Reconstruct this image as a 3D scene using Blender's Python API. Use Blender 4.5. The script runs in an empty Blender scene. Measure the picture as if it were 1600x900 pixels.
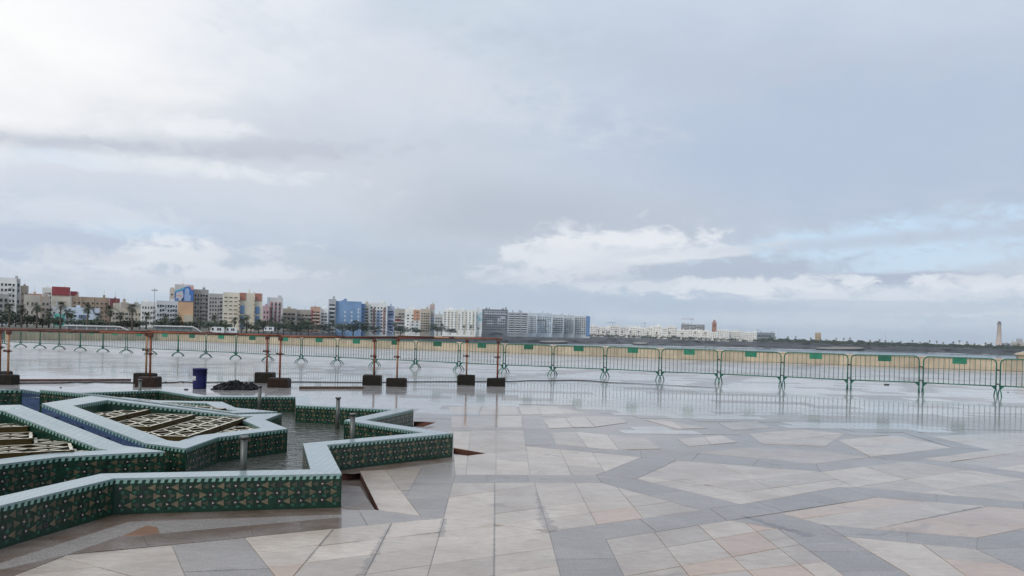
import bpy, math, random
from mathutils import Vector, Matrix, noise
random.seed(7)
PI = math.pi
S = bpy.context.scene
C = S.collection
# ------------------------------------------------------------------ camera
FOC, HY, ROLL, EYE = 1250.0, 523.0, 0.025, 1.45      # focal length and horizon row for a 1600 px wide picture
cr, sr = math.cos(ROLL), math.sin(ROLL)
cam = bpy.data.cameras.new('camera'); co = bpy.data.objects.new('camera', cam); C.objects.link(co)
cam.sensor_width = 36; cam.lens = 36 * FOC / 1600; cam.shift_y = (HY - 450) / 1600
cam.clip_start = 0.05; cam.clip_end = 20000
co.matrix_world = Matrix(((cr, -sr, 0, 0), (0, 0, -1, 0), (sr, cr, 0, EYE), (0, 0, 0, 1)))
S.camera = co
S.view_settings.view_transform = 'Standard'; S.view_settings.look = 'None'
S.view_settings.exposure = 0.0; S.view_settings.gamma = 1
S.view_settings.use_curve_mapping = False
S.cycles.max_bounces = 6

def ray(px, py):                       # direction (x, z) at unit depth for a picture position
    a, b = px - 800, py - HY
    return (a * cr + b * sr) / FOC, -(-a * sr + b * cr) / FOC
def gp(px, py, h=0.0):                 # point of the level plane z = h
    u, w = ray(px, py)
    d = (h - EYE) / w
    return (u * d, d)
def at(px, py, R):                     # point at horizontal range R
    u, w = ray(px, py)
    d = R / math.hypot(1, u)
    return Vector((u * d, d, EYE + w * d))

# ------------------------------------------------------------------ node helper
class NT:
    def __init__(s, nt): s.t = nt; s.n = nt.nodes; s.l = nt.links
    def node(s, ty, **k):
        n = s.n.new(ty)
        for a, b in k.items(): setattr(n, a, b)
        return n
    def put(s, sock, v):
        if hasattr(v, 'is_output'): s.l.new(v, sock)
        elif isinstance(v, (tuple, list)) and len(v) == 3 and sock.type == 'RGBA': sock.default_value = (*v, 1)
        else: sock.default_value = v
    def m(s, op, a, b=None, c=None, clamp=False):
        n = s.node('ShaderNodeMath', operation=op, use_clamp=clamp)
        for i, v in enumerate((a, b, c)):
            if v is not None: s.put(n.inputs[i], v)
        return n.outputs[0]
    def mix(s, f, a, b, ty='MIX'):
        n = s.node('ShaderNodeMix', data_type='RGBA', blend_type=ty)
        s.put(n.inputs[0], f); s.put(n.inputs[6], a); s.put(n.inputs[7], b)
        return n.outputs[2]
    def noise(s, vec, scale, detail=4, rough=.55, dist=0):
        n = s.node('ShaderNodeTexNoise'); n.inputs['Scale'].default_value = scale
        n.inputs['Detail'].default_value = detail; n.inputs['Roughness'].default_value = rough
        n.inputs['Distortion'].default_value = dist
        if vec is not None: s.l.new(vec, n.inputs['Vector'])
        return n
    def mr(s, v, a, b, c=0., d=1., smooth=True):
        n = s.node('ShaderNodeMapRange')
        if smooth: n.interpolation_type = 'SMOOTHSTEP'
        s.put(n.inputs[0], v)
        for i, q in enumerate((a, b, c, d)): n.inputs[i + 1].default_value = q
        return n.outputs[0]
    def mapping(s, vec, scale=(1, 1, 1), rot=(0, 0, 0), loc=(0, 0, 0)):
        n = s.node('ShaderNodeMapping'); s.l.new(vec, n.inputs[0])
        n.inputs['Scale'].default_value = scale; n.inputs['Rotation'].default_value = rot; n.inputs['Location'].default_value = loc
        return n.outputs[0]
def lin(r, g, b):
    f = lambda v: ((v / 255 + .055) / 1.055) ** 2.4 if v > 10 else v / 255 / 12.92
    return (f(r), f(g), f(b))

# ------------------------------------------------------------------ sky
SUN_EL, SUN_AZ = math.radians(36), math.radians(-146)       # azimuth from +Y towards +X
W = bpy.data.worlds.new('World'); S.world = W; W.use_nodes = True
def build_sky():
    t = NT(W.node_tree); t.n.clear()
    out = t.node('ShaderNodeOutputWorld'); bg = t.node('ShaderNodeBackground')
    t.l.new(bg.outputs[0], out.inputs[0]); bg.inputs[1].default_value = 0.1
    sky = t.node('ShaderNodeTexSky', sky_type='NISHITA'); sky.sun_disc = False
    sky.sun_elevation = SUN_EL; sky.sun_rotation = SUN_AZ; sky.air_density = 1.0; sky.dust_density = 1.5
    d = t.node('ShaderNodeTexCoord').outputs['Generated']
    sp = t.node('ShaderNodeSeparateXYZ'); t.l.new(d, sp.inputs[0]); x, y, z = sp.outputs
    az = t.m('ARCTAN2', x, y); el = t.m('ARCSINE', z)
    # flattened cloud plane for streaky noise
    den = t.m('ADD', t.m('MAXIMUM', z, 0.0), 0.13)
    cv = t.node('ShaderNodeCombineXYZ'); t.l.new(t.m('DIVIDE', x, den), cv.inputs[0]); t.l.new(t.m('DIVIDE', y, den), cv.inputs[1])
    n1 = t.noise(cv.outputs[0], 0.55, 7, .55, .6).outputs[0]
    n2 = t.noise(cv.outputs[0], 1.7, 8, .6, .3).outputs[0]
    av = t.node('ShaderNodeCombineXYZ'); t.l.new(az, av.inputs[0]); t.l.new(t.m('MULTIPLY', el, 2.1), av.inputs[1])
    n3 = t.noise(av.outputs[0], 9., 8, .6, .2).outputs[0]
    n4 = t.noise(av.outputs[0], 26., 7, .62, .4).outputs[0]
    nw = t.noise(av.outputs[0], 5., 6, .6, .3); ws = t.node('ShaderNodeSeparateColor'); t.l.new(nw.outputs[1], ws.inputs[0])
    wx = t.m('MULTIPLY', t.m('SUBTRACT', ws.outputs[0], .5), 1.0); wy = t.m('MULTIPLY', t.m('SUBTRACT', ws.outputs[1], .5), 1.0)
    col = t.mix(t.mr(n1, .34, .66), lin(188, 201, 219), lin(206, 217, 230))
    col = t.mix(t.m('MULTIPLY', t.mr(n2, .5, .72), .3), col, lin(219, 225, 233))
    def blob(px, py, rx, ry, c, k, rot=0., warp=.55, sharp=1., brk=0., fz=0.):
        nonlocal col
        u, w = ray(px, py); A = math.atan(u); E = math.atan(w / math.hypot(1, u))
        a = t.m('DIVIDE', t.m('SUBTRACT', az, A), rx / FOC); e = t.m('DIVIDE', t.m('SUBTRACT', el, E), ry / FOC)
        if rot:
            q = rot
            kx = ry / rx
            a2 = t.m('ADD', t.m('MULTIPLY', a, math.cos(q)), t.m('MULTIPLY', e, math.sin(q) * kx))
            e2 = t.m('SUBTRACT', t.m('MULTIPLY', e, math.cos(q)), t.m('MULTIPLY', a, math.sin(q) / kx))
            a, e = a2, e2
        a = t.m('ADD', a, t.m('MULTIPLY', wx, warp * 2)); e = t.m('ADD', e, t.m('MULTIPLY', wy, warp * 2))
        r = t.m('SQRT', t.m('ADD', t.m('POWER', a, 2), t.m('POWER', e, 2)))
        if fz: r = t.m('ADD', r, t.m('MULTIPLY', t.m('SUBTRACT', n4, .5), fz * 1.6))
        f = t.mr(r, 1.35, 1.35 - 1.2 * sharp, 0., 1.)
        if brk: f = t.m('MULTIPLY', f, t.mr(n4, .5 - brk, .5 + .12))
        f = t.m('MULTIPLY', f, k, clamp=True)
        col = t.mix(f, col, c if hasattr(c, 'is_output') else tuple(c))
    skyc = t.mix(.1, (0, 0, 0), sky.outputs[0])                      # clear sky, same scale as the cloud colours
    bluec = t.mix(.85, skyc, lin(206, 229, 250))
    # haze towards the horizon
    hz = t.mr(el, .0, .16, 1., 0.); col = t.mix(t.m('MULTIPLY', hz, .65), col, lin(189, 205, 221))
    col = t.mix(t.m('MULTIPLY', t.mr(n3, .42, .66), .20), col, lin(228, 233, 239))
    col = t.mix(t.m('MULTIPLY', t.mr(n4, .48, .70), .15), col, lin(180, 189, 203))
    blob(120, 70, 560, 270, lin(240, 243, 249), 1., .12)
    blob(60, 100, 330, 150, lin(252, 253, 254), 1., 0, .5)
    blob(60, 105, 300, 125, lin(255, 255, 255), 1., 0, .35, .85)
    blob(330, 40, 260, 70, lin(246, 248, 252), .7)
    blob(1080, 40, 600, 110, lin(202, 214, 229), .75)
    blob(640, 160, 420, 130, lin(212, 220, 231), .6, -.1)
    blob(620, 280, 540, 100, lin(202, 210, 222), .85, -.12)
    blob(1330, 200, 560, 170, lin(182, 197, 219), .85, -.05)
    blob(760, 335, 360, 55, lin(186, 195, 209), .85)
    blob(330, 290, 330, 60, lin(219, 226, 234), .6)
    blob(150, 226, 330, 22, lin(200, 206, 217), .7, .04, .7)
    blob(180, 292, 320, 42, lin(204, 213, 227), .6, .05)
    blob(95, 246, 70, 13, bluec, .6, 0, .8, .9, 0, 2.2)
    blob(300, 198, 80, 18, lin(244, 246, 250), .55, 0, .6, .9, 0, 1.8)
    blob(60, 188, 130, 20, lin(244, 246, 250), .4, 0, .6, .9, 0, 1.6)
    blob(120, 375, 330, 60, lin(190, 203, 222), .85, .06)
    blob(205, 358, 90, 13, bluec, .6, 0, .6, .7, 0, .8)
    blob(120, 335, 140, 20, lin(222, 228, 237), .6, 0, .6, .7, 0, 1.2)
    blob(220, 404, 175, 20, lin(234, 238, 243), .75, .10, .6, .8, 0, 2.2)
    blob(262, 376, 40, 13, lin(240, 243, 247), .6, 0, .6, .9, 0, 2.4)
    blob(120, 398, 70, 14, lin(205, 213, 225), .6, 0, .6, .6, 0, 1.4)
    blob(420, 446, 300, 26, lin(214, 222, 231), .8, 0, .5, .8, 0, 1.)
    blob(640, 440, 330, 60, lin(190, 199, 212), .6)
    blob(210, 255, 190, 14, lin(232, 236, 242), .55, .04, .7, .9, 0, 2.4)
    blob(420, 232, 200, 16, lin(190, 197, 210), .55, .08, .7, .9, 0, 2.)
    blob(90, 222, 170, 10, lin(192, 199, 212), .6, .05, .7, .9, 0, 2.)
    blob(330, 262, 170, 12, lin(236, 240, 245), .4, -.04, .7, .9, 0, 2.2)
    blob(700, 130, 260, 50, lin(216, 222, 231), .5, -.2, .8, 1., 0, 2.)
    blob(1060, 100, 330, 40, lin(192, 202, 217), .5, -.1, .8, 1., 0, 2.)
    blob(60, 430, 130, 14, lin(206, 214, 226), .6, 0, .6, .8, 0, 2.2)
    blob(360, 425, 150, 12, lin(228, 233, 240), .6, .05, .6, .8, 0, 2.4)
    blob(820, 432, 120, 12, lin(214, 222, 232), .6, .05, .5, .8, 0, 2.4)
    # cumulus bank low on the right, its blue gap and grey bases
    blob(1270, 392, 300, 30, bluec, .9, .13, .5, .75, 0, 1.5)
    blob(1430, 408, 150, 18, bluec, .8, .1, .5, .75, 0, 1.6)
    blob(960, 405, 165, 46, lin(220, 226, 235), .9, .02, .4, .7, 0, 1.9)
    blob(970, 374, 120, 15, lin(238, 241, 246), .75, .03, .5, .8, 0, 1.9)
    blob(870, 395, 70, 22, lin(232, 236, 241), .6, 0, .4, .6, 0, 1.5)
    blob(1120, 424, 190, 24, lin(182, 193, 210), .9, .06, .5, .8, 0, 1.9)
    blob(1080, 398, 110, 9, lin(230, 235, 241), .7, .1, .4, .6, 0, 1.5)
    blob(900, 466, 330, 22, lin(184, 200, 219), .7)
    blob(1400, 374, 330, 12, lin(190, 201, 218), .7, .05)
    blob(1390, 436, 170, 9, lin(178, 190, 209), .8, 0, .6, .5, 0, 1.4)
    blob(1250, 458, 150, 16, lin(222, 229, 238), .7, 0, .5, .8, 0, 2.6)
    blob(1460, 456, 210, 15, lin(218, 226, 236), .75, 0, .5, .8, 0, 2.6)
    blob(1220, 446, 120, 13, lin(228, 234, 241), .8, .04, .5, .7, 0, 2.6)
    blob(1540, 440, 100, 10, lin(230, 235, 242), .7, 0, .5, .7, 0, 2.6)
    blob(1060, 446, 120, 10, lin(222, 229, 237), .7, .04, .5, .7, 0, 2.6)
    blob(1500, 484, 170, 9, lin(222, 230, 238), .6, 0, .5, .7, 0, 2.6)
    blob(1330, 480, 260, 9, lin(186, 200, 217), .6, 0, .5, .6, 0, 1.4)
    blob(1180, 500, 330, 8, lin(206, 217, 229), .5, 0, .5, .7, 0, 1.4)
    # an overcast sky is brighter overhead than at its foot
    up = t.mr(el, .36, 1.4, 1., 1.75)
    sc = t.node('ShaderNodeVectorMath', operation='SCALE'); t.l.new(col, sc.inputs[0]); t.l.new(t.m('MULTIPLY', up, 10.), sc.inputs[3])
    t.l.new(sc.outputs[0], bg.inputs[0])
build_sky()
sun = bpy.data.lights.new('sun', 'SUN'); sun.energy = 1.5; sun.angle = math.radians(25); sun.color = (1, .96, .9)
so = bpy.data.objects.new('sun', sun); C.objects.link(so)
sd = Vector((math.sin(SUN_AZ) * math.cos(SUN_EL), math.cos(SUN_AZ) * math.cos(SUN_EL), math.sin(SUN_EL)))
so.rotation_euler = sd.to_track_quat('Z', 'Y').to_euler()

# ------------------------------------------------------------------ materials
MC = {}
def mat(name, col, rough=.6, var=.12, scale=6., metal=0., bump=0., coat=0., coat_r=.08, spec=.5, obj_rand=0.):
    if name in MC: return MC[name]
    m = bpy.data.materials.new(name); m.use_nodes = True; t = NT(m.node_tree)
    b = t.n['Principled BSDF']; pos = t.node('ShaderNodeNewGeometry').outputs['Position']
    n = t.noise(pos, scale, 5, .6).outputs[0]
    f = t.mr(n, .25, .75, 1 - var, 1 + var)
    if obj_rand:
        r = t.node('ShaderNodeObjectInfo').outputs['Random']
        f = t.m('MULTIPLY', f, t.mr(r, 0, 1, 1 - obj_rand, 1 + obj_rand, False))
    c = t.node('ShaderNodeVectorMath', operation='SCALE'); c.inputs[0].default_value = col; t.l.new(f, c.inputs[3])
    t.l.new(c.outputs[0], b.inputs['Base Color'])
    b.inputs['Roughness'].default_value = rough; b.inputs['Metallic'].default_value = metal
    b.inputs['Specular IOR Level'].default_value = spec
    if coat:
        b.inputs['Coat Weight'].default_value = coat; b.inputs['Coat Roughness'].default_value = coat_r; b.inputs['Coat IOR'].default_value = 1.4
    if bump:
        bn = t.node('ShaderNodeBump'); bn.inputs['Strength'].default_value = bump; bn.inputs['Distance'].default_value = .01
        t.l.new(t.noise(pos, scale * 6, 4, .6).outputs[0], bn.inputs['Height']); t.l.new(bn.outputs[0], b.inputs['Normal'])
    MC[name] = m
    return m
SEEP = [(gp(*a), gp(*b), w0, w1) for a, b, w0, w1 in (((838, 768), (846, 795), .006, .03), ((846, 795), (857, 829), .03, .055), ((611, 820), (566, 898), .008, .03), ((1387, 822), (1531, 793), .006, .022), ((1165, 808), (1262, 836), .03, .05), ((694, 811), (689, 838), .012, .02), ((520, 828), (478, 878), .004, .006), ((773, 756), (772, 898), .003, .005))]
def paving(name, c0, c1, speck=0., rnd=.1, vein=None, film=1.):
    """wet stone: a mineral body under a thin, uneven film of rain water"""
    m = bpy.data.materials.new(name); m.use_nodes = True; t = NT(m.node_tree)
    b = t.n['Principled BSDF']; pos = t.node('ShaderNodeNewGeometry').outputs['Position']
    sp_ = t.node('ShaderNodeSeparateXYZ'); t.l.new(pos, sp_.inputs[0]); px_, py_ = sp_.outputs[0], sp_.outputs[1]
    rnd_ = t.node('ShaderNodeObjectInfo').outputs['Random']
    n = t.noise(pos, 2.2, 6, .62, .5).outputs[0]
    col = t.mix(t.mr(n, .3, .7), c0, c1)
    if vein:
        st = t.mapping(pos, (1.2, 9., 1.), (0, 0, math.radians(28)))
        v = t.noise(st, 1.5, 6, .65, 1.2).outputs[0]
        col = t.mix(t.m('MULTIPLY', t.mr(v, .5, .8), .5), col, vein)
    if speck:
        q = t.noise(pos, 95., 2, .7).outputs[0]
        col = t.mix(t.m('MULTIPLY', t.mr(q, .42, .62), speck), col, tuple(k * .45 for k in c0))
    g = t.noise(pos, 17., 3, .6).outputs[0]
    f = t.m('MULTIPLY', t.mr(rnd_, 0, 1, 1 - rnd, 1 + rnd, False), t.mr(g, .2, .8, .94, 1.06))
    sc = t.node('ShaderNodeVectorMath', operation='SCALE'); t.l.new(col, sc.inputs[0]); t.l.new(f, sc.inputs[3])
    tn = t.node('ShaderNodeAttribute'); tn.attribute_name = 'tone'
    f = t.m('MULTIPLY', f, t.m('ADD', 1., tn.outputs['Fac']))
    dm = t.noise(t.mapping(pos, (1., 1.3, 1.), (0, 0, .5)), 1.1, 7, .68, 1.4).outputs[0]
    damp = t.mr(dm, .585, .66)                              # damp stains that stay darker than the drying stone
    st2 = t.noise(t.mapping(pos, (1., 5., 1.), (0, 0, .5)), 6., 5, .7, .6).outputs[0]
    f = t.m('MULTIPLY', f, t.m('MULTIPLY', t.mr(damp, 0, 1, 1., .74, False), t.mr(st2, .3, .75, 1.07, .88)))
    seep = 0.                                               # water seeping along a few open joints
    jn = t.noise(pos, 9., 4, .7).outputs[0]
    for (ax, ay), (bx, by), w0, w1 in SEEP:
        ex, ey = bx - ax, by - ay; L2 = ex * ex + ey * ey
        k = t.m('DIVIDE', t.m('ADD', t.m('MULTIPLY', t.m('SUBTRACT', px_, ax), ex), t.m('MULTIPLY', t.m('SUBTRACT', py_, ay), ey)), L2, None, True)
        dx = t.m('SUBTRACT', t.m('SUBTRACT', px_, ax), t.m('MULTIPLY', k, ex)); dy = t.m('SUBTRACT', t.m('SUBTRACT', py_, ay), t.m('MULTIPLY', k, ey))
        d = t.m('SQRT', t.m('ADD', t.m('MULTIPLY', dx, dx), t.m('MULTIPLY', dy, dy)))
        w = t.m('MULTIPLY', t.m('ADD', w0, t.m('MULTIPLY', k, w1 - w0)), t.mr(jn, .3, .7, .1, 1.9))
        seep = t.m('MAXIMUM', seep, t.mr(t.m('SUBTRACT', d, w), -.006, .012, 1., 0.))
    f = t.m('MULTIPLY', f, t.mr(seep, 0, 1, 1., .60, False))
    gr = t.noise(pos, 140., 2, .8).outputs[0]
    f = t.m('MULTIPLY', f, t.mr(gr, .68, .76, 1., .62))     # grit
    sc = t.node('ShaderNodeVectorMath', operation='SCALE'); t.l.new(col, sc.inputs[0]); t.l.new(f, sc.inputs[3])
    # water film: thicker in the low middle of the square, patchy elsewhere
    sy = t.node('ShaderNodeSeparateXYZ'); t.l.new(pos, sy.inputs[0])
    dist = t.mr(sy.outputs[1], 7., 17., -.16, .2)
    wn = t.noise(t.mapping(pos, (.6, .9, 1)), .55, 6, .62, .4).outputs[0]
    wet = t.mr(t.m('ADD', wn, dist), .42, .60)
    dk = t.mr(wet, 0, 1, 1., .80, False)
    sc2 = t.node('ShaderNodeVectorMath', operation='SCALE'); t.l.new(sc.outputs[0], sc2.inputs[0]); t.l.new(dk, sc2.inputs[3])
    t.l.new(sc2.outputs[0], b.inputs['Base Color'])
    b.inputs['Roughness'].default_value = .5
    b.inputs['Coat IOR'].default_value = 1.34
    sk = t.noise(t.mapping(pos, (.11, 1.25, 1.), (0, 0, -.25)), 1.0, 6, .66, .8).outputs[0]
    stk = t.mr(sk, .42, .64)                                 # wind rows in the film
    t.l.new(t.m('MULTIPLY', film, t.m('SUBTRACT', 1., t.m('MULTIPLY', stk, .22))), b.inputs['Coat Weight'])
    far = t.mr(sy.outputs[1], 23., 40., 0., .15)          # wind-ruffled film on the open far part
    t.l.new(t.m('ADD', t.m('SUBTRACT', t.mr(wet, 0, 1, .19, .06, False), t.m('MAXIMUM', t.m('MULTIPLY', damp, .04), t.m('MULTIPLY', seep, .14))), far), b.inputs['Coat Roughness'])
    bn = t.node('ShaderNodeBump'); bn.inputs['Distance'].default_value = .004
    h = t.noise(pos, 30., 4, .6).outputs[0]; h2 = t.noise(t.mapping(pos, (.7, 1.6, 1)), 3.1, 3, .5).outputs[0]
    t.l.new(t.mr(wet, 0, 1, .5, .10, False), bn.inputs['Strength'])
    t.l.new(t.m('ADD', h, t.m('MULTIPLY', h2, 2.)), bn.inputs['Height'])
    t.l.new(bn.outputs[0], b.inputs['Coat Normal']); t.l.new(bn.outputs[0], b.inputs['Normal'])
    return m
M_MARBLE = paving('pale_marble', (.34, .265, .205), (.435, .36, .292), 0, .20, (.25, .205, .165), .84)
M_PINK = paving('pink_marble', (.36, .235, .155), (.42, .295, .21), 0, .12, (.38, .33, .30))
M_GRANITE = paving('grey_granite', (.245, .212, .188), (.295, .26, .235), .6, .11, None, .68)
M_GROUT = paving('dark_grout', (.20, .19, .18), (.26, .25, .24), .4, .0)
M_BROWNREFL = paving('brown_granite_with_reflection', (.10, .052, .026), (.21, .17, .145), .6, .06, (.09, .045, .02), .55)  # wet brownish stone, with the mosaic wall's reflection painted into its colour
M_RUSTST = paving('rusty_stone', (.20, .085, .038), (.27, .125, .06), .3, .05)
M_PITSIDE = mat('red_brown_bedding', (.10, .035, .022), .7, .3, 12)
M_FARSTONE = paving('far_paving', (.37, .34, .315), (.43, .405, .38), 0, .0, (.40, .38, .37))

M_ZGREEN = mat('green_glazed_tile', (.007, .032, .019), .36, .35, 25, coat=.2, coat_r=.1, spec=.3)
M_ZBEIGE = mat('buff_glazed_tile', (.118, .093, .056), .3, .4, 14, coat=.5, obj_rand=.22)
M_ZOLIVE = mat('olive_glazed_tile', (.045, .047, .030), .3, .45, 14, coat=.5, obj_rand=.25)
M_ZTEAL = mat('mid_green_glazed_tile', (.018, .085, .055), .3, .45, 14, coat=.3)
M_ZBLACK = mat('black_glazed_tile', (.012, .012, .012), .25, .1, 18, coat=.5)
M_ZWHITE = mat('white_glazed_tile', (.38, .36, .30), .25, .1, 18, coat=.5)
M_ZTRIM = mat('pale_green_trim_tile', (.20, .34, .29), .25, .1, 18, coat=.5)
M_ZBLUE = mat('blue_glazed_tile', (.055, .085, .165), .2, .25, 20, coat=.7)
def coping_mat():
    m = bpy.data.materials.new('pale_mosaic_coping'); m.use_nodes = True; t = NT(m.node_tree); b = t.n['Principled BSDF']
    pos = t.node('ShaderNodeNewGeometry').outputs['Position']
    mp = t.mapping(pos, (22, 22, 22), (0, 0, math.radians(45)))
    ck = t.node('ShaderNodeTexChecker'); t.l.new(mp, ck.inputs[0]); ck.inputs['Scale'].default_value = 1.
    ck.inputs[1].default_value = (.31, .37, .365, 1); ck.inputs[2].default_value = (.19, .255, .26, 1)
    n = t.noise(pos, 3.5, 5, .6).outputs[0]
    c = t.mix(t.mr(n, .3, .75), ck.outputs[0], (.19, .26, .275))
    t.l.new(c, b.inputs['Base Color']); b.inputs['Roughness'].default_value = .3
    b.inputs['Coat Weight'].default_value = .6; b.inputs['Coat Roughness'].default_value = .07; b.inputs['Coat IOR'].default_value = 1.33
    bn = t.node('ShaderNodeBump'); bn.inputs['Strength'].default_value = .25; bn.inputs['Distance'].default_value = .004
    t.l.new(t.noise(pos, 22., 3, .6).outputs[0], bn.inputs['Height']); t.l.new(bn.outputs[0], b.inputs['Coat Normal'])
    return m
M_COPING = coping_mat()
def water_mat(name, col, sc, strength, dist, rough=.04):
    m = bpy.data.materials.new(name); m.use_nodes = True; t = NT(m.node_tree); b = t.n['Principled BSDF']
    pos = t.node('ShaderNodeNewGeometry').outputs['Position']
    n = t.noise(pos, .6 * sc / 6, 4, .6).outputs[0]
    t.l.new(t.mix(t.mr(n, .3, .7), col, tuple(k * 1.35 for k in col)), b.inputs['Base Color'])
    b.inputs['Roughness'].default_value = rough; b.inputs['IOR'].default_value = 1.333
    bn = t.node('ShaderNodeBump'); bn.inputs['Strength'].default_value = strength; bn.inputs['Distance'].default_value = dist
    t.l.new(t.noise(t.mapping(pos, (1, 1.5, 1)), sc, 4, .6, .4).outputs[0], bn.inputs['Height']); t.l.new(bn.outputs[0], b.inputs['Normal'])
    return m
M_POOL = water_mat('pool_water', (.06, .06, .05), 5., .8, .035)
M_SEA = water_mat('sea_water', (.10, .15, .17), .09, .35, 1.2, .12)
M_LATT = mat('cream_lattice', (.66, .60, .47), .5, .25, 7, bump=.1)
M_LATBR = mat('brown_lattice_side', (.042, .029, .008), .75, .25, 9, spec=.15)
M_MOSS = mat('mossy_brown_board', (.026, .021, .009), .8, .6, 7, spec=.2)
M_DARKPIT = mat('dark_bed', (.03, .026, .018), .8, .3, 6)
M_PIPE = mat('grey_pipe', (.10, .105, .095), .42, .2, 20, metal=.4)
M_BGREEN = mat('green_barrier_paint', (.010, .125, .078), .35, .15, 9, coat=.3)
M_PLATE = mat('green_plate_paint', (.012, .14, .078), .45, .2, 9, obj_rand=.45)
M_CLIP = mat('dark_hook_steel', (.03, .035, .033), .5, .1)
M_ORANGE = mat('orange_rusty_paint', (.21, .055, .018), .55, .45, 14)
M_RUST = mat('dark_rust', (.085, .024, .013), .6, .4, 16)
M_TAN = mat('tan_bare_pipe', (.32, .16, .07), .5, .25, 14)
M_BLOCK = mat('wet_dark_concrete', (.016, .013, .009), .6, .35, 9, bump=.4, spec=.15)
M_BLOCKBR = mat('wet_brown_concrete', (.024, .013, .009), .6, .35, 9, bump=.4, spec=.15)
M_TIMBER = mat('wet_dark_timber', (.075, .04, .026), .5, .3, 10)
M_CABLE = mat('black_rubber', (.012, .012, .012), .45, .1)
M_TARP = mat('black_plastic_sheet', (.004, .004, .005), .35, .2, 5, spec=.1)
M_BARREL = mat('blue_plastic', (.010, .011, .075), .4, .15, 5, spec=.3)
M_LABELP = mat('pale_paper', (.42, .42, .44), .6, .1)
M_SAND = mat('tan_wall_stone', (.47, .375, .265), .6, .16, 1.6, bump=.15, obj_rand=.13)
M_SANDCAP = mat('pale_coping_stone', (.52, .43, .32), .55, .12, 2., obj_rand=.06)
M_ROCK = mat('dark_shore_rock', (.062, .062, .064), .85, .4, .05)
M_LAND = mat('land_earth', (.085, .08, .06), .9, .35, .04)
M_BEACH = mat('pale_beach_sand', (.21, .185, .155), .9, .2, .05)
M_LEAF = mat('dark_foliage', (.040, .058, .030), .7, .35, .6, obj_rand=.3)
M_PALMLEAF = mat('palm_frond_green', (.055, .068, .034), .6, .3, 1., obj_rand=.25)
M_TRUNK = mat('palm_trunk_bark', (.10, .08, .06), .9, .25, 2.)
M_GLASS = mat('dark_window_glass', (.022, .026, .032), .5, .2, .5, spec=.25)
M_STEEL = mat('galvanised_steel', (.30, .32, .33), .45, .1, 2, metal=.3)
M_WHITE = mat('white_paint', (.70, .71, .71), .5, .06, .3)
M_TYRE = mat('tyre_rubber', (.02, .02, .02), .8, .1)
WM = {}
def wall_mat(c):
    if c not in WM:
        WM[c] = mat('render_wall_%d' % len(WM), c, .85, .13, .14)
    return WM[c]

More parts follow.
